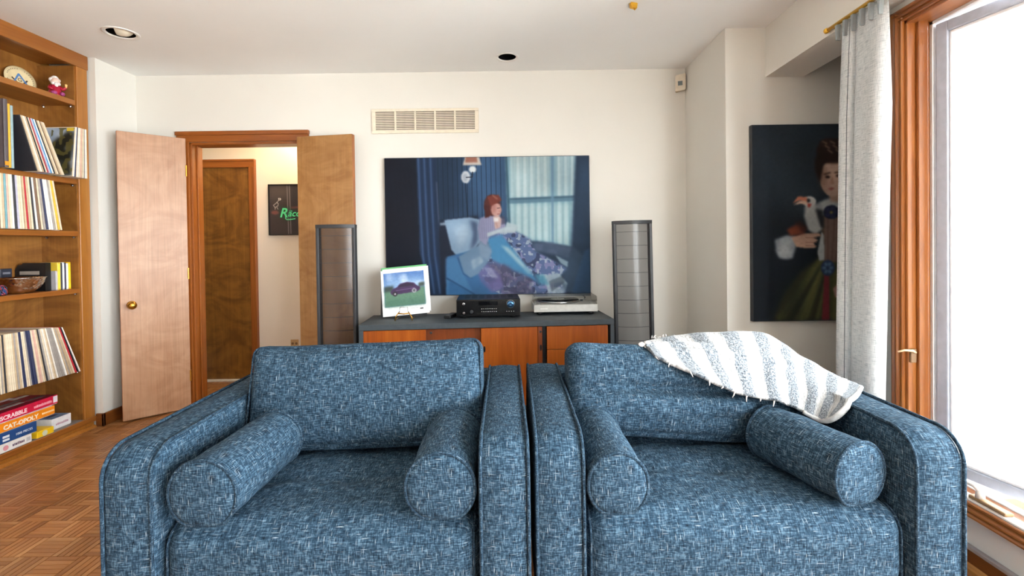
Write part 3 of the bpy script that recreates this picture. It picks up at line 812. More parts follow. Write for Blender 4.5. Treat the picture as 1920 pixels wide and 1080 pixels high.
for k in range(34):
    a = 2 * math.pi * k / 34
    if k % 9 in (7, 8): continue
    u, v = 0.072 * math.cos(a), 0.072 * math.sin(a)
    bm = bmesh.new(); box(bm, (-0.0022, -0.0010, 0.0065), (0.0022, 0.0022, 0.0078), 0, 1, Matrix.Translation((-R0 - v, u, 0)) @ Matrix.Rotation(-a, 4, 'Z')); obj('rim_mark', bm, dk, plate)

fg = thing('figurine', 'small seated figurine with white hair, red robe and one raised hand', 'figurine', (XB - 0.060, 2.965, SH[0] + 0.0020), (0, 0, math.radians(62)))
fg.scale = (1.12, 1.12, 1.12)
bm = bmesh.new()
# robe: seated, legs folded to the front (-y)
lathe(bm, [(0.034, 0), (0.036, 0.006), (0.033, 0.018), (0.026, 0.030), (0.024, 0.045), (0.020, 0.058), (0.010, 0.066)], 24)
obj('robe', bm, plain((176, 20, 52), 0.4), fg, True)
bm = bmesh.new()
tube(bm, [(-0.012, -0.012, 0.012), (-0.020, -0.036, 0.012), (-0.014, -0.052, 0.010)], lambda q: 0.013 - 0.004 * q, 12)
tube(bm, [(0.012, -0.012, 0.012), (0.020, -0.036, 0.012), (0.014, -0.052, 0.010)], lambda q: 0.013 - 0.004 * q, 12)
obj('leg_fold', bm, plain((170, 70, 130), 0.4), fg, True)
bm = bmesh.new()
tube(bm, [(0.018, -0.002, 0.054), (0.034, -0.010, 0.046), (0.040, -0.020, 0.058)], lambda q: 0.010 - 0.003 * q, 10)
tube(bm, [(-0.018, -0.002, 0.054), (-0.028, -0.012, 0.040), (-0.018, -0.028, 0.032)], lambda q: 0.010 - 0.003 * q, 10)
obj('sleeve', bm, plain((176, 20, 52), 0.4), fg, True)
bm = bmesh.new()
for q in range(4): tube(bm, [(0.037 + q * 0.0025, -0.021, 0.062), (0.036 + q * 0.003, -0.022, 0.078 - abs(q - 1.5) * 0.002)], 0.0016, 6)
tube(bm, [(0.040, -0.020, 0.056), (0.040, -0.021, 0.066)], 0.005, 8)
obj('hand', bm, plain((236, 190, 120), 0.4), fg, True)
bm = bmesh.new(); bmesh.ops.create_uvsphere(bm, u_segments=20, v_segments=14, radius=0.021, matrix=Matrix.Translation((0, -0.003, 0.082)) @ Matrix.Diagonal((0.92, 0.95, 1.1, 1))); obj('head', bm, plain((238, 206, 190), 0.4), fg, True)
bm = bmesh.new()
for (x, y, z, r) in ((0, 0.004, 0.100, 0.017), (-0.014, 0.004, 0.092, 0.012), (0.014, 0.004, 0.092, 0.012), (0, 0.012, 0.086, 0.018), (-0.012, -0.012, 0.070, 0.009), (0.012, -0.012, 0.070, 0.009), (0, -0.018, 0.066, 0.011), (0, -0.016, 0.056, 0.008)):
    bmesh.ops.create_uvsphere(bm, u_segments=12, v_segments=8, radius=r, matrix=Matrix.Translation((x, y, z)))
obj('hair', bm, plain((240, 232, 228), 0.5), fg, True)

# ---- fourth shelf: bowl, dark boxes, slim cases, tangled cord, leaning book
z4 = SH[3] + 0.0006
hm = NT('hammered_metal'); v = hm.n('ShaderNodeTexVoronoi'); v.inputs['Scale'].default_value = 60
hm.l(hm.coord('Object'), v.inputs['Vector']); hm.base(rgb(232, 226, 222)); hm.setp(0.16, 1.0); hm.bump(v.outputs['Distance'], 0.5, 0.006)
bowl = thing('metal_bowl', 'hammered silver bowl on the shelf between slim cases and a cord', 'bowl', (XB - 0.085, 2.745, z4))
bm = bmesh.new(); lathe(bm, [(0.035, 0.0), (0.055, 0.004), (0.085, 0.026), (0.104, 0.056), (0.112, 0.088), (0.116, 0.0895), (0.116, 0.092), (0.108, 0.091), (0.099, 0.056), (0.08, 0.030), (0.05, 0.010), (0.002, 0.008)], 48); obj('dish', bm, hm.m, bowl, True)
def case(y, t, h, d, c, label, x=XB - 0.03, lean=0.0):
    r = thing('slim_case', label, 'case', (x, y, z4), (lean, 0, 0))
    bm = bmesh.new(); box(bm, (-d, 0, 0), (0, t, h), 0.0015, 1); obj('shell', bm, plain(c, 0.35), r)
    bm = bmesh.new(); box(bm, (-0.0005, t * 0.18, h * 0.06), (0.0008, t * 0.82, h * 0.94)); obj('spine_label', bm, plain(tuple(min(255, int(q * 1.12 + 14)) for q in c), 0.4), r)
    return r
yy = 2.908
for t, h, c, lb in ((0.012, 0.120, (170, 166, 168), 'short grey slim case beside the black box file'), (0.020, 0.172, (226, 190, 60), 'yellow slim case on the fourth shelf, standing between grey ones'), (0.012, 0.168, (30, 32, 36), 'black slim case beside the yellow one'), (0.013, 0.172, (200, 200, 206), 'silver slim case on the fourth shelf'), (0.012, 0.170, (44, 40, 60), 'dark violet slim case on the fourth shelf'), (0.013, 0.165, (222, 220, 216), 'white slim case on the fourth shelf'), (0.018, 0.172, (236, 184, 30), 'bright yellow slim case at the end of the fourth shelf')):
    case(yy, t * 0.92, h, 0.14, c, lb); yy += t * 0.92 + 0.0012
bf = thing('box_file', 'black angled box file behind the silver bowl', 'box', (XBK + 0.004, 2.868, z4))
bm = bmesh.new(); prism(bm, [(0.0, 0), (0.185, 0), (0.185, 0.172), (0.05, 0.172), (0.04, 0.160), (0.02, 0.160), (0.0, 0.13)], 1, 0.0, 0.036); obj('shell', bm, 'black', bf)
bxo('label_card', (0.03, -0.0012, 0.100), (0.15, -0.0002, 0.122), plain((150, 140, 130), 0.5), bf)
sb = thing('small_box', 'small black box with grey print behind the silver bowl', 'box', (XBK + 0.002, 2.76, z4))
bm = bmesh.new(); box(bm, (0, 0, 0), (0.032, 0.065, 0.142), 0.002, 1); obj('carton', bm, plain((40, 44, 58), 0.5), sb)
bxo('printed_mark', (0.0322, 0.012, 0.110), (0.0328, 0.053, 0.122), plain((120, 120, 130), 0.5), sb)
cd = thing('cord_bundle', 'tangled dark cord with red and blue strands beside the bowl', 'cord', (XB - 0.030, 2.585, z4))
for c, sd, nn in (((26, 30, 48), 1, 34), ((50, 70, 120), 2, 18), ((176, 60, 74), 3, 16)):
    rr = random.Random(sd); pts = []
    for k in range(nn * 5):
        a = k * 0.55 + sd; r = 0.026 + 0.010 * math.sin(k * 0.37 + sd)
        pts.append((0.016 * math.cos(a * 0.83), 0.75 * r * math.cos(a), 0.032 + 0.026 * math.sin(a * 1.07 + sd)))
    bm = bmesh.new(); tube(bm, pts, 0.0034 if sd == 1 else 0.003, 6); obj('strand', bm, plain(c, 0.5), cd, True)
lb_ = book(2.518, z4, 0.014, 0.15, 0.11, (232, 196, 96), 'small yellow book leaning at the near end of the fourth shelf', XB - 0.012, 0.0)
lb_.rotation_euler = (0.26, 0, 0); lb_.location = (XB - 0.012, 2.545, z4 + 0.0005)

# ---- boxed games on the bottom shelf
Z6 = 0.0765
def gamebox(name, y1, z, h, L, D, c, label, x=XB + 0.005, yaw=0.0, lid=None, top=None):
    """front face toward +X, far end at y1"""
    r = thing(name, label, 'game box', (x, y1, z), (0, 0, yaw))
    c2 = lid or c
    bm = bmesh.new(); box(bm, (-D + 0.003, -L + 0.003, 0), (-0.003, -0.003, h * 0.9), 0.001, 1); obj('tray', bm, plain((225, 222, 216), 0.5), r)
    bm = bmesh.new(); box(bm, (-D, -L, h * 0.06), (0, 0, h), 0.0015, 1); obj('lid', bm, plain(c2, 0.4), r)
    if top is not None:
        bm = bmesh.new(); box(bm, (-D + 0.004, -L + 0.004, h), (-0.004, -0.004, h + 0.0006)); obj('top_print', bm, plain(top, 0.4, var=0.25), r)
    return r
def sidetext(r, body, size, col, y, z, **kw):
    lettering(body, size, plain(col, 0.4), r, frame((0.0002, y, z), (0, 1, 0), (0, 0, 1)), **kw)
def marks(r, col, y, z, w_, h_):
    # print too small to read in the photograph: a broken line of strokes
    yy_ = y
    while yy_ < y + w_:
        q = random.uniform(0.004, 0.009); bxo('printed_mark', (0, yy_, z), (0.0007, yy_ + q, z + h_ * random.uniform(0.7, 1.0)), plain(col, 0.5), r); yy_ += q + 0.0025
gw = gamebox('jigsaw_box', 2.705, Z6, 0.047, 0.40, 0.235, (236, 234, 232), 'thin white game box at the bottom of the stack')
marks(gw, (96, 70, 100), -0.105, 0.018, 0.065, 0.016)
bm = bmesh.new(); lathe(bm, [(0.014, 0), (0.014, 0.0008)], 20, Matrix.Translation((0.0, -0.14, 0.024)) @ Matrix.Rotation(math.pi / 2, 4, 'Y')); obj('printed_mark', bm, plain((220, 150, 160), 0.5), gw)
bxo('printed_mark', (0, -0.03, 0.014), (0.0008, -0.008, 0.036), plain((200, 200, 204), 0.5), gw)
gb = gamebox('jigsaw_box', 2.735, Z6 + 0.0472, 0.062, 0.40, 0.238, (30, 74, 134), 'blue jigsaw box marked 1000 pieces', top=(60, 100, 150))
sidetext(gb, '1000 PIECES', 0.018, (226, 232, 240), -0.118, 0.024)
for q in range(2): bxo('printed_mark', (0, -0.185, 0.014 + q * 0.018), (0.0008, -0.150, 0.026 + q * 0.018), plain((226, 232, 240), 0.5), gb)
bxo('printed_mark', (0, -0.26, 0.010), (0.0008, -0.205, 0.054), plain((120, 160, 200), 0.5, var=0.4), gb)
go = gamebox('board_game_box', 2.845, Z6 + 0.1116, 0.052, 0.50, 0.238, (240, 140, 24), 'orange board game box with pale capital lettering, under the red one', top=(206, 196, 206))
sidetext(go, 'CAT-OPOLY', 0.034, (250, 236, 216), -0.290, 0.013, offset=0.0012)
marks(go, (250, 226, 180), -0.078, 0.022, 0.07, 0.010)
marks(go, (120, 60, 20), -0.37, 0.014, 0.06, 0.014)
gs = gamebox('board_game_box', 2.880, Z6 + 0.1644, 0.054, 0.46, 0.215, (206, 26, 66), 'red board game box at the top of the stack', x=XB - 0.01, yaw=0.03, top=(140, 20, 50))
sidetext(gs, 'SCRABBLE', 0.032, (250, 222, 228), -0.335, 0.014, offset=0.001)
marks(gs, (244, 170, 186), -0.148, 0.018, 0.11, 0.016)
bxo('printed_mark', (0, -0.030, 0.012), (0.0010, -0.003, 0.050), plain((232, 226, 238), 0.4), gs)
for q, (yy0, xx0, ln) in enumerate(((-0.30, -0.06, 0.16), (-0.32, -0.11, 0.22), (-0.10, -0.16, 0.09), (-0.26, -0.20, 0.2), (-0.12, -0.05, 0.10))):
    bxo('printed_mark', (xx0 - 0.03, yy0, 0.0545), (xx0, yy0 + ln, 0.0552), plain(((196, 190, 184), (120, 110, 108), (216, 210, 200), (240, 210, 216), (100, 96, 92))[q], 0.45, var=0.4), gs)
for q in range(3): bxo('letter_tile', (0, -0.42 + q * 0.03, 0.010 + (q % 2) * 0.012), (0.0012, -0.396 + q * 0.03, 0.034 + (q % 2) * 0.012), plain((240, 232, 226), 0.4), gs)
gy = gamebox('card_game_box', 2.838, Z6, 0.040, 0.10, 0.16, (244, 200, 30), 'small yellow card game box beside the blue jigsaw', x=XB + 0.003)
bm = bmesh.new(); lathe(bm, [(0.016, 0), (0.016, 0.0008)], 20, Matrix.Translation((0, -0.055, 0.020)) @ Matrix.Rotation(math.pi / 2, 4, 'Y')); obj('printed_mark', bm, plain((214, 216, 190), 0.5), gy)
gp = gamebox('board_game_box', 2.985, Z6, 0.068, 0.125, 0.19, (236, 236, 240), 'white game box with a blue picture lid at the end of the bottom shelf', x=XB - 0.03, top=(120, 150, 190))
marks(gp, (190, 150, 170), -0.100, 0.024, 0.075, 0.014)
bxo('printed_mark', (-0.15, -0.10, 0.0688), (-0.05, -0.03, 0.0695), plain((60, 84, 130), 0.5, var=0.5), gp)

# ================================================================== WALL FITTINGS
# return-air grille above the picture
a = onY(697, 203, YW); b = onY(898, 250, YW)
vx0, vx1, vz0, vz1 = a.x, b.x, (onY(800, 250, YW)).z, (onY(800, 204, YW)).z
vt = thing('return_air_grille', 'white louvred return air grille above the large picture', 'vent', (vx0, YW, vz0))
vw, vh = vx1 - vx0, vz1 - vz0
bm = bmesh.new(); m_ = 0.028
for lo, hi in (((0, -0.012, 0), (vw, 0, m_ * 0.75)), ((0, -0.012, vh - m_ * 0.75), (vw, 0, vh)), ((0, -0.012, m_ * 0.75), (m_, 0, vh - m_ * 0.75)), ((vw - m_, -0.012, m_ * 0.75), (vw, 0, vh - m_ * 0.75))): box(bm, lo, hi, 0.002, 1)
obj('frame', bm, 'cream', vt)
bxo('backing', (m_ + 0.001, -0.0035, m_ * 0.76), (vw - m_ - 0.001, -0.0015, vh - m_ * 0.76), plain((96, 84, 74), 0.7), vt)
sec = (vw - 2 * m_) / 5
bm = bmesh.new(); box(bm, (0, -0.008, -0.0038), (sec, -0.003, 0.0026), 0, 1, Matrix.Rotation(math.radians(20), 4, 'X')); sl = bpy.data.meshes.new('louvre'); bmesh.ops.recalc_face_normals(bm, faces=bm.faces); bm.to_mesh(sl); bm.free(); sl.materials.append(M['cream'])
for k in range(5):
    if k: bxo('mullion', (m_ + k * sec - 0.006, -0.0115, m_ * 0.7), (m_ + k * sec + 0.006, -0.001, vh - m_ * 0.7), 'cream', vt)
    for j in range(11):
        o = bpy.data.objects.new('louvre', sl); COL.objects.link(o); o.parent = vt; o.location = (m_ + k * sec, 0, m_ * 0.75 + (j + 0.5) * (vh - 1.5 * m_) / 11)
# corner sensor
sn = thing('wall_sensor', 'small cream wall sensor with grey window high in the corner', 'sensor', (1.262, YW - 0.001, 2.345), (0, 0, math.radians(-22)))
bm = bmesh.new(); prism(bm, [(-0.036, -0.062), (0.036, -0.050), (0.036, 0.066), (-0.036, 0.058)], 1, -0.040, -0.004); bmesh.ops.bevel(bm, geom=list(bm.edges), offset=0.004, segments=2, affect='EDGES'); obj('housing', bm, 'cream', sn)
bxo('lens', (-0.018, -0.0415, -0.020), (0.014, -0.039, 0.012), plain((110, 120, 122), 0.3), sn, 0.001, 1)
bm = bmesh.new(); box(bm, (-0.03, -0.006, -0.05), (0.03, 0.006, 0.05)); obj('bracket', bm, plain((120, 110, 100), 0.5), sn)
# recessed lamps
def can(x, y, r, label, lit):
    c = thing('recessed_lamp', label, 'ceiling lamp', (x, y, H))
    bm = bmesh.new(); lathe(bm, [(r * 0.98, 0.001), (r * 1.28, 0.0), (r * 1.28, -0.003), (r * 1.22, -0.006), (r * 1.0, -0.003), (r * 0.97, 0.001)], 36, cap=False); obj('trim_ring', bm, 'white', c, True)
    bm = bmesh.new(); lathe(bm, [(r * 0.99, 0.0), (r * 0.99, 0.10), (r * 0.9, 0.12), (0.002, 0.121)], 32, cap=False); obj('housing', bm, 'blackgloss', c, True)
    return c
can(-2.291, 2.787, 0.072, 'recessed ceiling lamp with tilted white eyeball above the open door leaf', True)
c0 = [o for o in bpy.data.objects if o.name.startswith('recessed_lamp')][0]
bm = bmesh.new()
bmesh.ops.create_uvsphere(bm, u_segments=32, v_segments=20, radius=0.068, matrix=Matrix.Translation((0.004, 0.0, 0.052)))
bmesh.ops.bisect_plane(bm, geom=bm.verts[:] + bm.edges[:] + bm.faces[:], plane_co=(-0.022, -0.010, 0.0), plane_no=Vector((-0.80, -0.42, -0.20)), clear_outer=True)
bmesh.ops.solidify(bm, geom=bm.faces[:], thickness=0.003)
obj('eyeball_shade', bm, 'cream', c0, True)
can(-0.015, 3.221, 0.062, 'recessed ceiling lamp with black baffle above the console wall', False)
c1 = [o for o in bpy.data.objects if o.name.startswith('recessed_lamp')][1]
bm = bmesh.new(); lathe(bm, [(0.010, 0.11), (0.016, 0.10), (0.030, 0.075), (0.034, 0.068), (0.028, 0.062), (0.002, 0.061)], 24); obj('bulb', bm, plain((120, 122, 130), 0.15), c1, True)
yc = onZ(1188, 6, H)
yk = thing('ceiling_hook', 'small yellow brass bracket on the ceiling', 'bracket', (yc.x, yc.y, H), (0, 0, 0.3))
bm = bmesh.new(); prism(bm, [(-0.022, 0), (-0.018, -0.026), (0.016, -0.030), (0.020, 0)], 1, -0.012, 0.012); bmesh.ops.bevel(bm, geom=list(bm.edges), offset=0.003, segments=2, affect='EDGES'); obj('plate', bm, 'yellowbrass', yk)
bm = bmesh.new(); tube(bm, [(0, 0, -0.024), (0, -0.01, -0.040), (0, -0.025, -0.038), (0, -0.028, -0.026)], 0.003, 8); obj('hook', bm, 'yellowbrass', yk, True)

# ================================================================== PICTURES
def canvas(name, label, x0, x1, z0, z1, ywall, depth, paint, tilt=0.0, edge=(30, 38, 50), cat='picture'):
    r = thing(name, label, cat, (x0, ywall, z0), (0, tilt, 0))
    bm = bmesh.new(); box(bm, (0, -depth, 0), (x1 - x0, -0.001, z1 - z0), 0.003, 2); obj('stretched_canvas', bm, plain(edge, 0.6), r)
    mesh_obj('printed_image', paint.mesh('printed_image', x1 - x0 - 0.008, z1 - z0 - 0.008), 'print', r, Matrix.Translation((0.004, -depth - 0.0006, 0.004)))
    return r
# ---- large picture: child sitting up in bed in a blue room (drawn in the coordinates of an enlarged view)
P = Paint(390, 260, (10, 42, 1540, 1052), (30, 38, 54))
P.poly([(390, 40), (930, 40), (930, 560), (390, 560)], (52, 78, 108), 1, 10)
P.poly([(640, 40), (930, 40), (930, 520), (700, 520)], (78, 116, 158), 0.7, 60)
P.poly([(390, 40), (520, 40), (520, 560), (390, 560)], (34, 52, 76), 0.6, 50)
for x in range(408, 900, 36): P.line([(x, 40), (x + 4, 500)], 5, (26, 40, 62), 0.75)
for x in range(60, 250, 38): P.line([(x, 150), (x + 30, 480)], 4, (50, 58, 78), 0.5, 3)
P.poly([(0, 40), (250, 40), (250, 1060), (0, 1060)], (24, 26, 38), 0.45, 30)
# bed-side drape
P.poly([(248, 45), (392, 45), (408, 480), (430, 1050), (340, 1050), (262, 740)], (44, 64, 96), 1, 4)
for i, x in enumerate((262, 284, 306, 330, 352, 380)):
    P.line([(x, 45), (x + 10, 420), (x + 24, 760), (x + 60, 1040)], 12, ((88, 122, 166), (38, 54, 84))[i % 2], 0.7, 4)
P.line([(396, 220), (410, 520)], 5, (150, 160, 175), 0.7, 2)
# wall lamp
P.poly([(612, 40), (718, 40), (736, 100), (594, 100)], (216, 206, 198), 1, 2)
P.poly([(620, 40), (700, 40), (708, 78), (612, 78)], (168, 110, 92), 0.9, 3, 0.6)
P.ell(616, 186, 34, 46, (212, 218, 226), 1, 2); P.ell(612, 190, 20, 30, (176, 186, 200), 0.8, 4); P.ell(668, 130, 27, 25, (232, 238, 244), 1, 2)
P.line([(620, 188), (665, 186), (668, 150)], 7, (40, 46, 60)); P.line([(612, 232), (625, 480)], 5, (20, 28, 44), 0.8)
# window with sheer curtains
P.poly([(916, 36), (1450, 36), (1420, 720), (930, 640)], (150, 190, 206), 1, 6)
P.poly([(960, 36), (1250, 36), (1250, 345), (960, 345)], (206, 228, 232), 0.95, 10)
P.poly([(960, 390), (1400, 390), (1390, 700), (970, 620)], (198, 224, 228), 0.85, 14)
P.poly([(1290, 36), (1440, 36), (1425, 345), (1290, 345)], (196, 220, 228), 0.9, 10)
for k, x in enumerate(range(940, 1440, 17)):
    P.line([(x, 40), (x + (k % 3 - 1) * 8, 690)], 6 + (k * 7 % 5), ((112, 156, 176), (226, 240, 242), (132, 172, 188))[k % 3], 0.5, 3)
P.line([(945, 366), (1440, 352)], 40, (96, 134, 156), 0.85, 5); P.line([(945, 352), (1440, 340)], 10, (48, 74, 96), 0.6, 3)
P.line([(1266, 40), (1262, 690)], 22, (110, 150, 178), 0.8, 4)
P.line([(922, 40), (940, 560)], 14, (52, 86, 104), 0.8, 3)
P.poly([(1446, 34), (1545, 30), (1545, 1060), (1400, 1060), (1400, 700)], (44, 64, 90), 1, 10)
P.poly([(1456, 60), (1540, 60), (1545, 700), (1440, 700)], (60, 88, 118), 0.5, 24)
# bed and headboard
P.poly([(412, 500), (700, 470), (760, 760), (470, 1050), (420, 1050)], (36, 46, 66), 1, 6)
P.poly([(418, 520), (470, 515), (480, 540), (418, 540)], (150, 168, 188), 0.9, 2)
P.poly([(450, 500), (640, 482), (720, 500), (735, 640), (640, 760), (535, 760), (500, 720)], (150, 178, 206), 1, 4)
P.poly([(640, 500), (700, 520), (700, 660), (640, 740), (664, 600)], (78, 96, 128), 0.9, 10)
P.poly([(520, 560), (620, 520), (640, 620), (560, 720)], (182, 204, 224), 0.7, 18)
P.poly([(470, 770), (800, 690), (900, 1060), (455, 1060)], (70, 120, 170), 1, 5)
P.poly([(455, 780), (545, 770), (600, 920), (660, 1050), (460, 1050)], (84, 136, 184), 1, 8)
P.line([(462, 930), (670, 1052)], 8, (28, 56, 92), 0.9, 2); P.line([(548, 780), (590, 900), (650, 930)], 6, (40, 72, 112), 0.8, 3)
P.poly([(480, 940), (660, 1050), (470, 1050)], (60, 112, 162), 0.8, 6)
# far blanket
P.poly([(960, 650), (1180, 668), (1420, 712), (1500, 780), (1440, 1052), (1130, 1052), (1000, 800)], (58, 80, 104), 1, 8)
P.poly([(1120, 680), (1250, 676), (1400, 716), (1380, 790), (1240, 760), (1130, 740)], (96, 110, 138), 0.8, 8, 0.7)
P.poly([(1130, 740), (1290, 770), (1370, 850), (1200, 840)], (44, 62, 84), 0.8, 10)
P.poly([(1280, 770), (1376, 820), (1370, 860), (1320, 830)], (176, 200, 214), 0.7, 4, 0.8)
P.poly([(1500, 740), (1545, 720), (1545, 1050), (1400, 1050)], (54, 84, 118), 0.9, 8)
# patterned quilt over knees
quilt = [(760, 620), (880, 590), (990, 590), (1090, 650), (1130, 740), (1280, 820), (1370, 870), (1300, 930), (1360, 1052), (840, 1052), (690, 880), (740, 820), (800, 770)]
P.poly(quilt, (100, 120, 162), 1, 6)
qm = P.blur(P.pm(quilt), 4)
P.put(qm * (P.noise(6) > 0.62), (150, 146, 190), 0.75); P.put(qm * (P.noise(9) > 0.66), (58, 66, 96), 0.7); P.put(qm * (P.noise(5) > 0.72), (186, 200, 214), 0.7)
P.poly([(770, 640), (880, 610), (1100, 900), (1200, 1040), (1130, 960), (960, 880), (800, 790)], (84, 150, 196), 1, 6)
P.poly([(870, 690), (930, 710), (1110, 900), (1070, 900)], (186, 214, 224), 0.8, 7, 0.5)
P.poly([(760, 820), (900, 830), (1100, 940), (1110, 1052), (880, 1052)], (96, 92, 120), 0.75, 10, 0.6)
P.poly([(690, 880), (770, 830), (860, 900), (890, 1000), (800, 1045), (720, 960)], (120, 116, 168), 0.85, 6, 0.5)
P.poly([(736, 850), (800, 860), (850, 930), (800, 930)], (200, 208, 226), 0.6, 5, 0.8)
P.poly([(1180, 920), (1300, 900), (1370, 980), (1350, 1050), (1230, 1050)], (170, 190, 202), 0.85, 5, 0.8)
P.poly([(1120, 910), (1190, 910), (1230, 990), (1160, 980)], (90, 160, 186), 0.8, 6)
P.poly([(1230, 960), (1340, 920), (1350, 970), (1250, 1040)], (60, 72, 84), 0.5, 4, 0.9)
# knitted throw at the pillow's foot
P.poly([(555, 770), (720, 680), (800, 720), (790, 790), (700, 900), (640, 930), (590, 890)], (118, 148, 178), 1, 5)
P.poly([(650, 800), (720, 765), (740, 810), (660, 870)], (196, 212, 224), 0.7, 6, 0.8)
P.poly([(700, 660), (760, 640), (806, 740), (770, 800), (720, 770)], (140, 164, 190), 0.9, 6)
# child: pyjamas, arm, head with reddish hair
P.poly([(720, 490), (775, 468), (850, 480), (900, 500), (910, 560), (860, 600), (790, 620), (760, 690), (712, 650), (700, 560)], (158, 160, 192), 1, 4)
for x in range(715, 900, 14): P.line([(x, 480), (x - 6, 640)], 3, (104, 100, 140), 0.45)
P.poly([(860, 470), (900, 480), (914, 530), (880, 540)], (80, 78, 100), 0.7, 4)
P.poly([(770, 600), (900, 560), (1000, 560), (980, 600), (860, 600), (770, 630)], (190, 204, 214), 0.95, 4)
P.poly([(920, 520), (1000, 545), (980, 590), (900, 580)], (196, 214, 222), 0.9, 5)
P.ell(812, 395, 62, 80, (96, 52, 48), 1, 3); P.poly([(752, 390), (800, 400), (792, 480), (756, 490)], (84, 44, 44), 1, 4)
P.ell(842, 430, 38, 50, (206, 162, 154), 1, 3); P.ell(822, 415, 18, 40, (170, 112, 106), 0.6, 8)
P.poly([(775, 330), (860, 318), (884, 360), (840, 384), (800, 400)], (128, 66, 56), 0.95, 4); P.line([(815, 322), (850, 350)], 5, (210, 170, 150), 0.8, 2)
P.line([(850, 418), (868, 416)], 5, (60, 36, 40), 0.9); P.ell(866, 440, 7, 6, (190, 130, 124), 0.9, 2); P.line([(850, 462), (866, 460)], 5, (150, 80, 84), 0.9)
P.poly([(818, 480), (860, 470), (880, 500), (870, 560), (830, 572), (824, 520)], (208, 178, 172), 1, 4); P.poly([(820, 490), (860, 486), (856, 516), (826, 520)], (232, 232, 234), 0.95, 3)
P.line([(836, 520), (850, 560)], 5, (160, 108, 102), 0.7, 2)
P.mottle(40, 0.08); P.mottle(5, 0.015)
P.a = np.clip((P.a - 20) * 1.05 + 8, 0, 255) * 0.82
big = canvas('canvas_picture', 'large canvas picture of a child sitting up in bed in a blue room', -0.928, 0.575, 0.812, 1.825, YW, 0.034, P)

# ---- tall portrait: girl in a green gown holding a hornbill
P = Paint(230, 345, (14, 22, 700, 1046), (34, 44, 56))
P.ell(330, 250, 260, 330, (52, 64, 76), 0.9, 120); P.poly([(14, 500), (700, 500), (700, 1046), (14, 1046)], (24, 32, 42), 0.75, 90)
P.poly([(480, 22), (700, 22), (700, 400), (560, 400)], (40, 50, 60), 0.8, 60)
# gown
P.poly([(385, 500), (560, 470), (640, 560), (640, 760), (700, 1046), (120, 1046), (180, 900), (270, 790), (360, 720)], (76, 78, 50), 1, 12)
for k, (a_, b_) in enumerate((((360, 740), (150, 1030)), ((372, 760), (210, 1040)), ((380, 770), (262, 1040)), ((392, 790), (320, 1040)), ((450, 800), (440, 1040)), ((520, 790), (560, 1040)), ((560, 760), (640, 1040)))):
    P.line([a_, b_], 26, ((128, 130, 82), (40, 44, 34))[k % 2], 0.7, 10)
    P.line([(a_[0] + 14, a_[1]), (b_[0] + 26, b_[1])], 8, (168, 166, 112), 0.5, 5)
P.poly([(120, 1046), (200, 860), (300, 760), (260, 1046)], (30, 38, 36), 0.6, 26)
P.poly([(385, 800), (410, 800), (412, 1046), (372, 1046)], (140, 52, 66), 0.9, 4)
# bodice with pleats
P.poly([(380, 500), (500, 500), (480, 740), (384, 740)], (128, 104, 96), 1, 6)
for x in (392, 412, 434, 456): P.line([(x + (x - 420) * 0.6, 500), (x - 8, 730)], 5, (86, 62, 60), 0.7, 2)
P.poly([(484, 490), (600, 480), (610, 700), (480, 740)], (92, 88, 54), 0.9, 8)
P.poly([(470, 540), (520, 520), (500, 680), (478, 680)], (142, 130, 84), 0.6, 10)
# collar
P.poly([(340, 440), (400, 410), (500, 400), (560, 430), (560, 480), (440, 470), (370, 500), (345, 480)], (206, 210, 212), 1, 5, 0.25)
P.ell(424, 480, 42, 36, (34, 40, 66), 1, 4); P.ell(424, 482, 10, 9, (150, 140, 90), 0.9, 2)
for k in range(5):
    q = k * 1.257; P.ell(424 + 24 * math.cos(q), 480 + 22 * math.sin(q), 15, 12, (52, 58, 92), 0.8, 3, q)
P.ell(404, 772, 36, 42, (52, 70, 104), 1, 4)
for k in range(6):
    q = k * 1.047; P.ell(404 + 18 * math.cos(q), 772 + 22 * math.sin(q), 11, 9, (112, 142, 178), 0.8, 3, q)
# head
P.poly([(400, 340), (480, 340), (480, 430), (420, 425)], (196, 160, 142), 1, 6)
P.ell(432, 300, 66, 98, (222, 184, 164), 1, 4); P.poly([(360, 240), (400, 260), (396, 380), (372, 340)], (140, 100, 84), 0.75, 14)
P.ell(440, 160, 92, 66, (50, 36, 34), 1, 5); P.poly([(340, 200), (380, 130), (430, 210), (384, 232), (366, 330), (340, 260)], (46, 34, 32), 1, 6); P.poly([(480, 150), (540, 180), (530, 330), (505, 330), (500, 230)], (46, 34, 32), 1, 6)
P.ell(400, 120, 34, 24, (66, 48, 42), 1, 5)
for k in range(10): P.line([(380 + k * 14, 110 + (k % 3) * 22), (402 + k * 14, 122 + (k % 3) * 24)], 7, (196, 164, 146), 0.6, 2)
P.line([(388, 282), (418, 274)], 7, (60, 40, 36), 0.9, 2); P.line([(444, 274), (480, 270)], 7, (60, 40, 36), 0.9, 2)
P.ell(406, 296, 13, 7, (56, 42, 42), 1, 2); P.ell(462, 290, 14, 7, (56, 42, 42), 1, 2)
P.poly([(430, 290), (440, 330), (420, 336), (416, 328)], (182, 136, 116), 0.8, 4); P.poly([(404, 356), (426, 350), (444, 356), (424, 366)], (166, 84, 82), 1, 3)
P.ell(408, 340, 20, 20, (228, 180, 164), 0.5, 8)
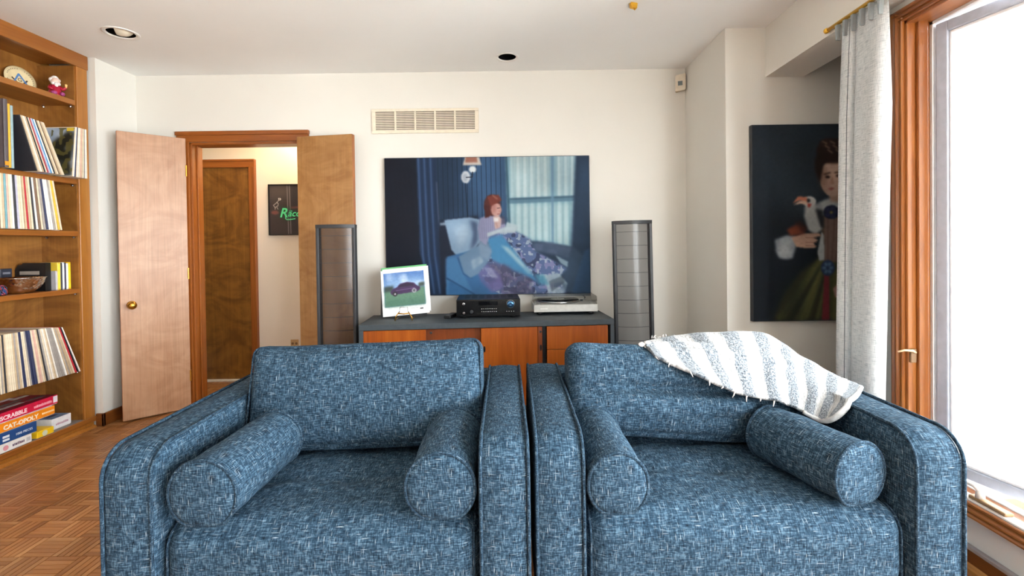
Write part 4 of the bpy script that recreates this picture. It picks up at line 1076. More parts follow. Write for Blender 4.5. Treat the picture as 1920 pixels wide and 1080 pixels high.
# hornbill
P.poly([(290, 420), (330, 405), (344, 440), (372, 520), (376, 570), (340, 596), (300, 570), (282, 500)], (204, 206, 206), 1, 5)
P.poly([(340, 460), (380, 470), (386, 560), (368, 560)], (40, 44, 50), 0.95, 5)
P.ell(310, 422, 34, 26, (224, 224, 222), 1, 3); P.ell(302, 418, 14, 11, (40, 36, 40), 0.9, 2)
P.poly([(296, 398), (250, 396), (222, 432), (258, 416), (296, 430)], (226, 140, 112), 1, 2); P.poly([(292, 420), (258, 420), (226, 440), (262, 434), (300, 440)], (238, 200, 176), 1, 2)
P.poly([(300, 430), (322, 436), (312, 456), (300, 450)], (186, 64, 54), 0.9, 3)
P.poly([(372, 580), (384, 600), (388, 730), (360, 735), (350, 690)], (190, 194, 196), 1, 4)
# hand, cuff, wreath of berries
P.poly([(130, 620), (190, 598), (236, 604), (244, 640), (220, 720), (180, 724), (150, 716), (132, 680)], (176, 186, 196), 1, 5, 0.2)
P.poly([(150, 650), (200, 640), (200, 700), (160, 700)], (206, 212, 218), 0.7, 10)
P.poly([(214, 610), (280, 588), (360, 590), (372, 604), (330, 612), (356, 626), (330, 640), (346, 664), (300, 668), (240, 660)], (214, 172, 150), 1, 4)
for q in (612, 636, 654): P.line([(290, q), (346, q + 2)], 3, (150, 104, 90), 0.8, 1)
P.poly([(190, 570), (240, 540), (290, 560), (284, 596), (210, 600)], (150, 76, 56), 1, 5, 0.5); P.poly([(230, 530), (262, 520), (300, 560), (280, 590)], (70, 40, 36), 0.6, 6)
P.poly([(430, 880), (470, 840), (480, 910), (444, 930)], (206, 156, 146), 1, 4)
P.mottle(40, 0.08); P.mottle(4, 0.04)
P.a *= 0.84
canvas('canvas_portrait', 'tall dark canvas portrait of a girl in green gown holding a hornbill', 1.432, 2.222, 0.700, 1.872, YA, 0.034, P, 0.0, (44, 50, 56))

# ---- neon-sign poster in the hall
pa = onY(502, 346, YH - 0.02); pb = onY(560, 440, YH - 0.02)
PW, PH = 0.62, pa.z - pb.z + 0.004
P = Paint(150, 110, (0, 0, 1380, 880), (56, 48, 50))
P.poly([(0, 0), (1380, 0), (1380, 300), (0, 240)], (86, 78, 76), 0.7, 80); P.poly([(400, 0), (900, 0), (900, 880), (400, 880)], (36, 32, 38), 0.7, 60)
for x in (362, 410): P.line([(x, 0), (x + 16, 880)], 20, (128, 122, 126), 0.8, 3)
for x in (900, 960): P.line([(x, 0), (x + 16, 880)], 18, (110, 104, 110), 0.6, 3)
P.ell(110, 490, 80, 36, (120, 70, 66), 0.9, 10); P.line([(440, 410), (640, 395)], 36, (120, 60, 60), 0.7, 8)
for pts in ([(80, 360), (150, 310), (180, 330), (170, 370), (110, 400), (80, 360)], [(150, 310), (190, 270), (200, 240)], [(120, 400), (110, 430)], [(150, 395), (170, 430)]): P.line(pts, 10, (206, 200, 196), 0.9, 2)
P.ell(206, 250, 30, 22, (214, 210, 206), 0.9, 3); P.ell(206, 250, 12, 10, (60, 50, 50), 0.9, 2)
P.poly([(210, 400), (330, 390), (560, 480), (560, 590), (330, 620), (220, 560)], (14, 70, 50), 0.6, 40)
po = thing('framed_poster', 'dark framed photograph of a green neon sign, in the hall', 'poster', (pa.x, YH, pb.z - 0.002))
bm = bmesh.new(); fwid = 0.009
for lo, hi in (((0, -0.022, 0), (PW, -0.001, fwid)), ((0, -0.022, PH - fwid), (PW, -0.001, PH)), ((0, -0.022, fwid), (fwid, -0.001, PH - fwid)), ((PW - fwid, -0.022, fwid), (PW, -0.001, PH - fwid))): box(bm, lo, hi, 0.001, 1)
obj('frame', bm, 'black', po)
mesh_obj('print', P.mesh('print', PW - 0.016, PH - 0.016), 'cover', po, Matrix.Translation((0.008, -0.012, 0.008)))
neon = plain((84, 214, 150), 0.4)
lettering('R', 0.115, neon, po, frame((0.094, -0.0125, 0.160), (1, 0.0, 0), (0, 0, 1)), shear=0.28, offset=0.002)
lettering('äco', 0.080, neon, po, frame((0.168, -0.0125, 0.166), (1, 0, 0), (0, 0, 1)), shear=0.28, offset=0.001)
bm = bmesh.new(); tube(bm, [(0.150, -0.0125, 0.165), (0.150, -0.0125, 0.146), (0.160, -0.0125, 0.137), (0.19, -0.0125, 0.137), (0.235, -0.0125, 0.144)], 0.004, 6); obj('neon_swash', bm, neon, po)

# ================================================================== SPEAKERS
pm_ = NT('perforated_film'); pm_.t.nodes.remove(pm_.b)
tr = pm_.n('ShaderNodeBsdfTransparent'); tr.inputs['Color'].default_value = (0.80, 0.80, 0.82, 1)
pb_ = pm_.n('ShaderNodeBsdfPrincipled'); pb_.inputs['Base Color'].default_value = rgb(46, 44, 46); pb_.inputs['Roughness'].default_value = 0.22
mx = pm_.n('ShaderNodeMixShader'); mx.inputs[0].default_value = 0.62
pm_.l(tr.outputs[0], mx.inputs[1]); pm_.l(pb_.outputs[0], mx.inputs[2]); pm_.l(mx.outputs[0], pm_.out.inputs['Surface'])
M['film'] = pm_.m
def speaker(x, y, yaw, lean, roll, label, film_mat):
    r = thing('panel_speaker', label, 'speaker', (x, y, 0.0), (lean, roll, yaw))
    W2, z0, z1 = 0.115, 0.40, 1.315
    def arc(u, bulge=0.030): return -bulge * math.cos(u * math.pi / 2)      # y of the curved panel, u in -1..1
    N = 16
    # side rails
    for s in (-1, 1):
        bm = bmesh.new(); box(bm, (s * W2 - 0.010, -0.012, z0), (s * W2 + 0.010, 0.045, z1), 0.004, 2); obj('side_rail', bm, 'darkgrey', r)
    # curved caps top and bottom
    for nm, za, zb in (('top_cap', z1 - 0.012, z1 + 0.010), ('bottom_cap', z0 - 0.01, z0 + 0.02)):
        bm = bmesh.new(); out = [(W2 * 1.087 * u, arc(u) - 0.012) for u in np.linspace(-1, 1, N)] + [(W2 * 1.087, 0.045), (-W2 * 1.087, 0.045)]
        prism(bm, out, 2, za, zb); obj(nm, bm, 'darkgrey', r)
    bm = bmesh.new(); cols = [[bm.verts.new((W2 * u, arc(u), z)) for u in np.linspace(-0.93, 0.93, N)] for z in (z0 + 0.01, z1 - 0.008)]
    for k in range(N - 1): bm.faces.new((cols[0][k], cols[0][k + 1], cols[1][k + 1], cols[1][k]))
    obj('curved_film', bm, film_mat, r, True)
    for k in range(10):
        z = z0 + 0.06 + k * 0.088
        bm = bmesh.new(); tube(bm, [(W2 * u, arc(u) + 0.0045, z) for u in np.linspace(-0.93, 0.93, 12)], 0.0015, 6); obj('spacer_bar', bm, plain((96, 96, 98), 0.4), r, True)
    # woofer cabinet and foot
    bm = bmesh.new(); prism(bm, [(-0.02, 0.03), (0.30, 0.03), (0.30, 0.36), (0.06, z0 - 0.005), (-0.02, z0 - 0.005)], 0, -0.115, 0.115); bmesh.ops.bevel(bm, geom=list(bm.edges), offset=0.006, segments=2, affect='EDGES'); obj('woofer_cabinet', bm, 'blackgloss', r)
    bm = bmesh.new(); lathe(bm, [(0.088, 0), (0.088, 0.008), (0.080, 0.010), (0.076, 0.004), (0.03, -0.006), (0.002, -0.004)], 32, Matrix.Translation((0, -0.018, 0.2)) @ Matrix.Rotation(math.pi / 2, 4, 'X')); obj('woofer_cone', bm, 'darkgrey', r, True)
    for sx in (-0.09, 0.09):
        for sy in (0.0, 0.28):
            bm = bmesh.new(); lathe(bm, [(0.004, 0), (0.014, 0.012), (0.014, 0.034)], 12, Matrix.Translation((sx, sy, 0))); obj('foot', bm, 'steel', r)
    return r
M['film_dark'] = M['film']
speaker(-1.146, 3.055, 0.06, -0.0, 0.0, 'tall black panel speaker in front of the golden door leaf', 'film')
speaker(0.797, 3.045, -0.05, -0.0, -0.012, 'tall black-framed panel speaker with see-through film beside the turntable', 'film')

# ================================================================== CONSOLE
cA = onZ(672, 610, 0.69); cB = onZ(1152, 598, 0.69)
CL = (cB - cA).length; cang = math.atan2(cB.y - cA.y, cB.x - cA.x); CD = 0.415; CZ = 0.69
con = thing('media_console', 'low teak console with slate grey top and sliding doors', 'console', (cA.x, cA.y, 0), (0, 0, cang))
bm = bmesh.new(); box(bm, (0, 0, CZ - 0.036), (CL, CD, CZ), 0.003, 2); obj('top', bm, 'slate', con)
for x0 in (0.0, CL - 0.026): bxo('side_panel', (x0, 0.002, 0.12), (x0 + 0.026, CD - 0.002, CZ - 0.036), 'slate', con, 0.002, 1)
bxo('bottom_panel', (0.026, 0.002, 0.12), (CL - 0.026, CD - 0.002, 0.146), 'slate', con)
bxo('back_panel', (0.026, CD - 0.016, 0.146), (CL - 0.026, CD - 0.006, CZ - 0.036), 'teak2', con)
def cx(px): return (onY(px, 640, 2.96).x - cA.x) / math.cos(cang)
def cdoor(nm, p0, p1, y, mat, zt=CZ - 0.040, zb=0.148):
    bm = bmesh.new(); box(bm, (cx(p0), y, zb), (cx(p1), y + 0.018, zt), 0.0015, 1); return obj(nm, bm, mat, con)
d1 = cdoor('door', 681, 799, 0.012, 'teak')
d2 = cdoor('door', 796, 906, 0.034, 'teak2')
d3_ = cdoor('door', 902, 1009, 0.012, 'teak')
bxo('divider', (cx(1019), 0.030, 0.146), (cx(1026), CD - 0.02, CZ - 0.037), 'black', con)
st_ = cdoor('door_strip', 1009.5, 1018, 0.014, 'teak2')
zs = onY(1085, 657, 2.98).z
cdoor('drawer', 1027, 1145, 0.012, 'teak', CZ - 0.040, zs + 0.002); cdoor('drawer', 1027, 1145, 0.012, 'teak', zs - 0.002, 0.40); cdoor('drawer', 1027, 1145, 0.012, 'teak', 0.397, 0.148)
pz = onY(908, 657, 2.95).z
for px_ in (908, 1015):
    bm = bmesh.new(); prism(bm, [(cx(px_) + 0.007 * math.cos(q), pz + 0.020 * math.sin(q)) for q in np.linspace(0, 2 * math.pi, 17)[:-1]], 1, 0.0105, 0.016); obj('recessed_pull', bm, 'black', con)
for px_, zz_, y in ((1015, onY(1015, 624, 2.97).z, 0.014), (808, onY(808, 626, 2.95).z, 0.034)):
    bm = bmesh.new(); lathe(bm, [(0.008, 0), (0.008, 0.002), (0.005, 0.003), (0.002, 0.001)], 14, Matrix.Translation((cx(px_), y, zz_)) @ Matrix.Rotation(math.pi / 2, 4, 'X')); obj('lock', bm, 'darkgrey', con)
for x in (0.08, CL - 0.08):
    for y in (0.05, CD - 0.05):
        bm = bmesh.new(); lathe(bm, [(0.013, 0), (0.022, 0.121)], 14, Matrix.Translation((x, y, 0))); obj('leg', bm, 'slate', con, True)
CM = con.matrix_basis.copy() if False else (Matrix.Translation((cA.x, cA.y, 0)) @ Matrix.Rotation(cang, 4, 'Z'))
def on_console(px, py, z=CZ):
    return onZ(px, py, z)

# ---- amplifier
ra = onZ(856, 598, CZ); rb = onZ(976, 595.5, CZ)
RL = 0.425; rang = math.atan2(rb.y - ra.y, rb.x - ra.x)
amp = thing('stereo_amplifier', 'black stereo amplifier with blue-toned metal volume knob on the console', 'amplifier', (ra.x, ra.y, CZ), (0, 0, rang))
RL = (rb - ra).length
AH = 0.126
bm = bmesh.new(); box(bm, (0, 0.006, 0.014), (RL, 0.33, AH), 0.003, 1); obj('case', bm, 'black', amp)
bm = bmesh.new(); box(bm, (0, 0, 0.012), (RL, 0.008, AH - 0.002), 0.003, 2); obj('front_panel', bm, 'blackgloss', amp)
bxo('display', (RL * 0.345, -0.0012, AH * 0.70), (RL * 0.645, 0.001, AH * 0.90), plain((6, 6, 8), 0.1), amp)
def dial(x, z, r, d, mat, nm='knob', n=28):
    bm = bmesh.new(); lathe(bm, [(r, 0), (r, d * 0.85), (r * 0.93, d), (r * 0.3, d), (0.001, d * 0.95)], n, Matrix.Translation((x, 0, z)) @ Matrix.Rotation(math.pi / 2, 4, 'X')); return obj(nm, bm, mat, amp, True)
k = dial(RL * 0.845, AH * 0.74, 0.0235, 0.024, plain((70, 110, 150), 0.18, 0.9), 'volume_knob')  # blue highlight on the knob is put into its metal colour
bm = bmesh.new(); tube(bm, [(RL * 0.845 + 0.0265 * math.cos(q), -0.002, AH * 0.74 + 0.0265 * math.sin(q)) for q in np.linspace(0, 2 * math.pi, 33)[:-1]], 0.0016, 6, True); obj('knob_ring', bm, 'steel', amp, True)
dial(RL * 0.115, AH * 0.78, 0.0095, 0.008, 'steel', 'power_button', 18)
dial(RL * 0.115, AH * 0.30, 0.0085, 0.006, plain((120, 110, 110), 0.3, 0.6), 'headphone_jack', 18)
dial(RL * 0.235, AH * 0.36, 0.0120, 0.006, 'darkgrey', 'usb_socket', 18)
bm = bmesh.new(); lathe(bm, [(0.0032, 0), (0.003, 0.004), (0.001, 0.0045)], 8, Matrix.Rotation(math.pi / 2, 4, 'X')); bme = bpy.data.meshes.new('button'); bm.to_mesh(bme); bm.free(); bme.materials.append(M['steel'])
for j, zf in enumerate((0.50, 0.355)):
    for i in range(8 if j == 0 else 8):
        o = bpy.data.objects.new('button', bme); COL.objects.link(o); o.parent = amp; o.location = (RL * (0.395 + i * 0.032), 0, AH * zf)
for i in range(4):
    o = bpy.data.objects.new('button', bme); COL.objects.link(o); o.parent = amp; o.location = (RL * (0.785 + i * 0.036), 0, AH * 0.35)
for i in range(7):
    bxo('vent_slot', (0.05 + i * 0.05, 0.08, AH - 0.0005), (0.085 + i * 0.05, 0.27, AH + 0.0006), plain((40, 42, 46), 0.5), amp)
for x in (0.05, RL - 0.05):
    for y in (0.04, 0.28):
        bm = bmesh.new(); lathe(bm, [(0.018, 0), (0.020, 0.015)], 16, Matrix.Translation((x, y, 0))); obj('foot', bm, 'black', amp, True)

# ---- turntable
ta = onZ(1003, 592, CZ); tb = onZ(1124, 590, CZ)
TL = 0.43; tang = math.atan2(tb.y - ta.y, tb.x - ta.x)
tt = thing('turntable', 'silver turntable with a record under its clear dust cover', 'turntable', (ta.x - 0.006, ta.y + 0.02, CZ), (0, 0, tang))
TL = (tb - ta).length; TD = 0.34
sil = plain((206, 204, 198), 0.35, 0.15)
bm = bmesh.new(); box(bm, (0, 0, 0.020), (TL, TD, 0.070), 0.003, 2); obj('plinth', bm, sil, tt)
bm = bmesh.new(); lathe(bm, [(0.150, 0.070), (0.157, 0.074), (0.157, 0.084), (0.152, 0.088), (0.004, 0.088)], 56, Matrix.Translation((0.185, 0.175, 0))); obj('platter', bm, 'steel', tt, True)
bm = bmesh.new(); lathe(bm, [(0.150, 0.088), (0.1515, 0.0895), (0.150, 0.091), (0.052, 0.091), (0.050, 0.0905), (0.003, 0.0905)], 56, Matrix.Translation((0.185, 0.175, 0))); obj('vinyl_record', bm, 'blackgloss', tt, True)
bm = bmesh.new(); lathe(bm, [(0.050, 0.0905), (0.050, 0.0915), (0.003, 0.0915)], 32, Matrix.Translation((0.185, 0.175, 0))); obj('record_label', bm, plain((200, 200, 190), 0.5), tt)
bm = bmesh.new(); lathe(bm, [(0.004, 0.091), (0.003, 0.100)], 10, Matrix.Translation((0.185, 0.175, 0))); obj('spindle', bm, 'steel', tt)
bm = bmesh.new(); lathe(bm, [(0.030, 0.070), (0.030, 0.078), (0.022, 0.082), (0.018, 0.100), (0.002, 0.101)], 24, Matrix.Translation((TL - 0.060, 0.27, 0))); pv = obj('tonearm_base', bm, sil, tt, True)
bm = bmesh.new(); tube(bm, [(TL - 0.058, 0.32, 0.103), (TL - 0.060, 0.27, 0.104), (TL - 0.064, 0.14, 0.103), (TL - 0.085, 0.07, 0.098), (TL - 0.105, 0.045, 0.095)], 0.004, 8); obj('tonearm', bm, 'steel', tt, True)
bm = bmesh.new(); lathe(bm, [(0.012, -0.016), (0.012, 0.016)], 16, Matrix.Translation((TL - 0.058, 0.318, 0.103)) @ Matrix.Rotation(math.pi / 2, 4, 'X')); obj('counterweight', bm, 'steel', tt, True)
bxo('headshell', (TL - 0.116, 0.030, 0.090), (TL - 0.098, 0.055, 0.099), 'black', tt, 0.002, 1)
bxo('pitch_slider', (TL - 0.04, 0.05, 0.070), (TL - 0.022, 0.15, 0.073), 'white', tt, 0.001, 1)
bxo('control_button', (0.02, 0.02, 0.070), (0.05, 0.04, 0.075), 'steel', tt, 0.001, 1)
bxo('badge', (0.045, -0.0008, 0.040), (0.095, 0.0005, 0.047), 'white', tt)
for x in (0.045, TL - 0.045):
    for y in (0.045, TD - 0.045):
        bm = bmesh.new(); lathe(bm, [(0.020, 0), (0.024, 0.003), (0.024, 0.014), (0.015, 0.021)], 18, Matrix.Translation((x, y, 0))); obj('foot', bm, 'black', tt, True)
ac = NT('clear_acrylic'); ac.t.nodes.remove(ac.b)
tr = ac.n('ShaderNodeBsdfTransparent'); tr.inputs['Color'].default_value = (0.95, 0.96, 0.96, 1); gl = ac.n('ShaderNodeBsdfGlossy'); gl.inputs['Roughness'].default_value = 0.06
mx = ac.n('ShaderNodeMixShader'); fr = ac.n('ShaderNodeFresnel'); fr.inputs['IOR'].default_value = 1.3
ac.l(fr.outputs[0], mx.inputs[0]); ac.l(tr.outputs[0], mx.inputs[1]); ac.l(gl.outputs[0], mx.inputs[2]); ac.l(mx.outputs[0], ac.out.inputs['Surface'])
bm = bmesh.new(); q = 0.004; z0, z1 = 0.0705, 0.128
X0_, X1_, Y0_, Y1_ = 0.004, TL - 0.004, 0.007, TD - 0.005
lo_ = [bm.verts.new((x, y, z0)) for x, y in ((X0_, Y0_), (X1_, Y0_), (X1_, Y1_), (X0_, Y1_))]
hi_ = [bm.verts.new((x, y, z1)) for x, y in ((X0_, Y0_), (X1_, Y0_), (X1_, Y1_), (X0_, Y1_))]
for i in range(4): bm.faces.new((lo_[i], lo_[(i + 1) % 4], hi_[(i + 1) % 4], hi_[i]))
bm.faces.new(hi_); bmesh.ops.bevel(bm, geom=list(bm.edges), offset=0.004, segments=2, affect='EDGES')
obj('dust_cover', bm, ac.m, tt)

# ---- remote control
rm = onZ(838, 598, CZ)
rc = thing('remote_control', 'small black remote control beside the amplifier', 'remote', (rm.x, rm.y, CZ), (0, 0, math.radians(-14)))
bm = bmesh.new(); box(bm, (-0.024, 0, 0.0), (0.024, 0.15, 0.022), 0.006, 3); obj('body', bm, 'black', rc)
for i in range(3):
    for j in range(6):
        bxo('button', (-0.016 + i * 0.012, 0.015 + j * 0.02, 0.0215), (-0.008 + i * 0.012, 0.027 + j * 0.02, 0.0245), plain((70, 72, 76), 0.5), rc)

# ---- records on a little wire easel
ea = onZ(758, 601, CZ)
es = thing('wire_easel', 'small brass wire easel holding record sleeves on the console', 'easel', (ea.x, ea.y - 0.004, CZ), (0, 0, cang))
for s in (-1, 1):
    bm = bmesh.new(); tube(bm, [(s * 0.056, -0.020, 0.003), (s * 0.050, -0.018, 0.03), (s * 0.034, -0.012, 0.052), (s * 0.030, -0.008, 0.058)], 0.0035, 8); obj('front_leg', bm, 'brass', es, True)
    bm = bmesh.new(); tube(bm, [(s * 0.034, -0.012, 0.052), (s * 0.026, -0.010, 0.066), (s * 0.025, -0.008, 0.090)], 0.0022, 8); obj('upright', bm, 'steel', es, True)
    bm = bmesh.new(); tube(bm, [(s * 0.050, -0.018, 0.012), (s * 0.050, 0.06, 0.010), (s * 0.05, 0.10, 0.006), (s * 0.05, 0.15, 0.003)], 0.0022, 8); obj('base_wire', bm, 'brass', es, True)
bm = bmesh.new(); tube(bm, [(-0.036, -0.012, 0.050), (0, -0.016, 0.046), (0.036, -0.012, 0.050)], 0.004, 8); obj('cross_bar', bm, 'brass', es, True)
bm = bmesh.new(); tube(bm, [(-0.025, -0.008, 0.090), (0.025, -0.008, 0.090)], 0.002, 8); obj('top_wire', bm, 'steel', es, True)
P = Paint(140, 140, (0, 0, 140, 140), (232, 232, 232))
P.poly([(8, 9), (130, 9), (130, 112), (8, 112)], (70, 110, 170), 1)
P.poly([(8, 30), (130, 30), (130, 60), (8, 60)], (150, 178, 206), 0.9, 14); P.put(np.clip(P.noise(22) * 1.6 - 0.7, 0, 1) * P.pm([(8, 9), (130, 9), (130, 56), (8, 56)]), (224, 228, 234), 0.7)
P.poly([(8, 62), (130, 58), (130, 112), (8, 112)], (84, 122, 100), 1, 2); P.poly([(8, 92), (130, 92), (130, 112), (8, 112)], (60, 98, 86), 0.6, 8)
P.poly([(8, 50), (36, 48), (36, 64), (8, 66)], (40, 52, 46), 0.9, 3); P.poly([(112, 46), (130, 44), (130, 56), (112, 58)], (50, 60, 50), 0.9, 2)
P.poly([(26, 66), (34, 58), (46, 54), (56, 44), (78, 40), (98, 44), (108, 54), (116, 58), (116, 66), (106, 72), (36, 76), (28, 74)], (58, 36, 74), 1, 1)
P.poly([(50, 54), (58, 47), (76, 43), (94, 47), (98, 53)], (36, 24, 50), 0.9, 1); P.line([(44, 64), (100, 60)], 1.4, (110, 84, 130), 0.9)
P.ell(40, 74, 7, 7, (32, 28, 36), 1, 1); P.ell(98, 68, 7, 7, (150, 150, 160), 1, 1); P.ell(98, 68, 4, 4, (90, 90, 100), 1); P.ell(40, 74, 3, 3, (140, 140, 150), 1)
P.poly([(112, 122), (122, 122), (122, 126), (112, 126)], (60, 60, 64), 0.9)
P.line([(85, 122), (106, 121)], 1, (150, 150, 150), 0.8); P.mottle(4, 0.04)
f0 = onZ(718, 598, CZ)
lean = math.radians(-11)
def disp(dx, dy, dz, c, roll, label, print_=None, t=0.008):
    r = thing('record_sleeve', label, 'record', (f0.x + dx, f0.y + 0.004 + dy, CZ + 0.007 + dz), (lean, roll, cang))
    bm = bmesh.new(); box(bm, (0, 0, 0), (0.313, t, 0.313), 0.0008, 1); obj('card', bm, plain(c, 0.5), r)
    if print_: mesh_obj('front_print', print_.mesh('front_print', 0.313, 0.313), 'cover', r, Matrix.Translation((0, -0.0006, 0)))
    return r
rl = math.radians(-4.5)
disp(0.0, 0.0, 0.004, (236, 236, 236), rl, 'white bordered record sleeve with a purple car, on the wire easel', P)
disp(0.008, 0.0125, 0.014, (226, 224, 222), rl, 'plain white record sleeve behind the car sleeve', None, 0.007)
disp(-0.004, 0.0225, 0.024, (96, 170, 110), rl, 'green topped record sleeve behind the white ones on the easel', None, 0.007)
disp(-0.026, 0.0325, 0.000, (34, 34, 38), 0.0, 'black record sleeve at the back of the easel', None, 0.008)

# ================================================================== ARMCHAIRS
M['tweed_edge'] = fabric('blue_tweed_piping', (6, 15, 26), (33, 52, 68), (78, 101, 118), (150, 166, 176))
ARM_T, ARM_H, CH_D = 0.135, 0.635, 0.88
def rounded_outline(y0, y1, z0, z1, rs, seg=8):
    """rs: radii for (front-bottom, back-bottom, back-top, front-top); points in (y, z)"""
    cs = [(y0, z0, rs[0], 180), (y1, z0, rs[1], 270), (y1, z1, rs[2], 0), (y0, z1, rs[3], 90)]
    out = []
    for y, z, r, a0 in cs:
        cyy = y + r if y == y0 else y - r; czz = z + r if z == z0 else z - r
        for k in range(seg + 1):
            a = math.radians(a0 + 90 * k / seg); out.append((cyy + r * math.cos(a), czz + r * math.sin(a)))
    return out
def densify(pts, step=0.03):
    out = []
    n = len(pts)
    for i in range(n):
        a, b = Vector(pts[i]), Vector(pts[(i + 1) % n]); m = max(1, int((b - a).length / step))
        for k in range(m): out.append(tuple(a.lerp(b, k / m)))
    return out
def slab(bm, out, x0, x1, soft=0.012, puff=0.006):
    """upholstered slab: outline in (y, z), from x0 to x1, edges slightly rounded, faces slightly full"""
    n = len(out); cyy = sum(p[0] for p in out) / n; czz = sum(p[1] for p in out) / n
    def ring(x, s):
        r = []
        for i, (y, z) in enumerate(out):
            a, b = out[i - 1], out[(i + 1) % n]; t = Vector((b[0] - a[0], b[1] - a[1])).normalized(); nrm = Vector((t.y, -t.x))
            r.append(bm.verts.new((x, y - nrm.x * s, z - nrm.y * s)))
        return r
    w = x1 - x0
    spec = [(0.0, soft), (0.003, soft * 0.35), (0.010, 0.0), (w * 0.3, -puff * 0.8), (w * 0.5, -puff), (w * 0.7, -puff * 0.8), (w - 0.010, 0.0), (w - 0.003, soft * 0.35), (w, soft)]
    rings = [ring(x0 + x, s) for x, s in spec]
    for A, B in zip(rings[:-1], rings[1:]):
        for i in range(n): bm.faces.new((A[i], A[(i + 1) % n], B[(i + 1) % n], B[i]))
    for R_, x, s in ((rings[0], x0, -1), (rings[-1], x1, 1)):
        inner = [bm.verts.new((x + s * 0.008, cyy + (v.co.y - cyy) * 0.75, czz + (v.co.z - czz) * 0.75)) for v in R_]
        for i in range(n): bm.faces.new((R_[i], R_[(i + 1) % n], inner[(i + 1) % n], inner[i]))
        bm.faces.new(inner)
def pillow(w, d, h, r, puff, fn=None, cuts=26):
    """rounded cushion centred on the origin (x width, y depth, z height)"""
    bm = bmesh.new(); bmesh.ops.create_cube(bm, size=2.0)
    bmesh.ops.subdivide_edges(bm, edges=bm.edges[:], cuts=cuts, use_grid_fill=True)
    hx, hy, hz = w / 2, d / 2, h / 2
    for v in bm.verts:
        u = v.co.copy()
        p = Vector((u.x * hx, u.y * hy, u.z * hz))
        c = Vector((max(-hx + r, min(hx - r, p.x)), max(-hy + r, min(hy - r, p.y)), max(-hz + r, min(hz - r, p.z))))
        dd = p - c
        if dd.length > 1e-9: p = c + dd.normalized() * min(r, max(abs(dd.x), abs(dd.y), abs(dd.z)))
        fx, fy, fz = 1 - u.x ** 2, 1 - u.y ** 2, 1 - u.z ** 2
        p.x += puff[0] * u.x * fy * fz; p.y += puff[1] * u.y * max(0, fx) ** 0.7 * max(0, fz) ** 0.7; p.z += puff[2] * u.z * max(0, fx) ** 0.7 * max(0, fy) ** 0.7
        if fn: p = fn(u, p)
        v.co = p
    return bm
def wrinkle(p, sc, amp): return amp * mnoise.noise(Vector(p) * sc)

def armchair(name, label, corner, yaw, width):
    """corner: front left corner on the floor; the chair faces -y in its own space"""
    r = thing(name, label, 'armchair', corner, (0, 0, yaw))
    T = ARM_T
    out = densify(rounded_outline(0.0, CH_D, 0.15, ARM_H, (0.03, 0.03, 0.06, 0.085)))
    for x0, s in ((0.0, -1), (width - T, 1)):
        bm = bmesh.new(); slab(bm, out, x0, x0 + T)
        a = obj('armrest', bm, 'tweed', r, True, True)
        for xx in (x0 + 0.002, x0 + T - 0.002):
            bm = bmesh.new(); tube(bm, [(xx, y + (0.002 if y > CH_D / 2 else -0.002), z + (0.002 if z > 0.4 else -0.002)) for y, z in out], 0.0054, 6, True); obj('piping', bm, 'tweed_edge', a, True, True)
    bo = densify(rounded_outline(CH_D - 0.15, CH_D - 0.01, 0.20, ARM_H - 0.005, (0.02, 0.02, 0.05, 0.05)))
    bm = bmesh.new(); slab(bm, bo, T - 0.004, width - T + 0.004, 0.004, 0.004); obj('back_frame', bm, 'tweed', r, True, True)
    iw = width - 2 * T
    bm = bmesh.new(); box(bm, (T - 0.004, 0.03, 0.12), (width - T + 0.004, CH_D - 0.1, 0.19), 0.012, 3); obj('seat_base', bm, 'tweed', r, True, True)
    sd = 0.70; sh = 0.242; sb0 = 0.186
    cx_, cy_ = width / 2, 0.012 + sd / 2
    tufts = [(tx, ty) for tx in (-0.27, 0.0, 0.27) for ty in (-0.10, 0.12)]
    def fn(u, p):
        if u.z > 0.2:
            for tx, ty in tufts:
                d2 = ((p.x - tx) / 0.055) ** 2 + ((p.y - ty) / 0.05) ** 2
                p.z -= 0.016 * math.exp(-d2)
            p.z -= 0.005 * math.exp(-((p.y - 0.12) / 0.03) ** 2) + 0.005 * math.exp(-((p.y + 0.10) / 0.03) ** 2)
            p.z += wrinkle((p.x, p.y * 1.6, 0), 11, 0.004) + wrinkle((p.x + 7, p.y, 1), 24, 0.002)
        p.y += wrinkle((p.x, 3, p.z), 9, 0.004)
        return p
    bm = pillow(iw + 0.004, sd, sh, 0.070, (0.0, 0.012, 0.016), fn, 44)
    bmesh.ops.translate(bm, vec=(cx_, cy_, sb0 + sh / 2 - 0.012), verts=bm.verts)
    sc_ = obj('seat_cushion', bm, 'tweed', r, True, True)
    for xs_ in (-1, 1):
        pts = rounded_outline(cy_ - sd / 2 + 0.012, cy_ + sd / 2 - 0.1, sb0 - 0.004, sb0 + sh - 0.026, (0.03, 0.03, 0.03, 0.06), 8)
        bm = bmesh.new(); tube(bm, [(cx_ + xs_ * (iw / 2 - 0.020), y, z) for y, z in densify(pts)], 0.0040, 6, True); obj('piping', bm, 'tweed_edge', sc_, True, True)
    for x in (0.07, width - 0.07):
        for y in (0.07, CH_D - 0.07):
            bm = bmesh.new(); lathe(bm, [(0.014, 0), (0.024, 0.151)], 16, Matrix.Translation((x, y, 0))); obj('leg', bm, 'casing', r, True)
    return r
LCX0, LCY, LW = -1.120, 1.262, 1.158
RCX0, RCY, RW = 0.058, 1.300, 1.188
armchair('armchair', 'blue tweed armchair with an upright back cushion', (LCX0, LCY, 0), math.radians(0.8), LW)
armchair('armchair', 'blue tweed armchair with a striped throw over its back', (RCX0, RCY, 0), math.radians(-0.3), RW)

SEAT = 0.422
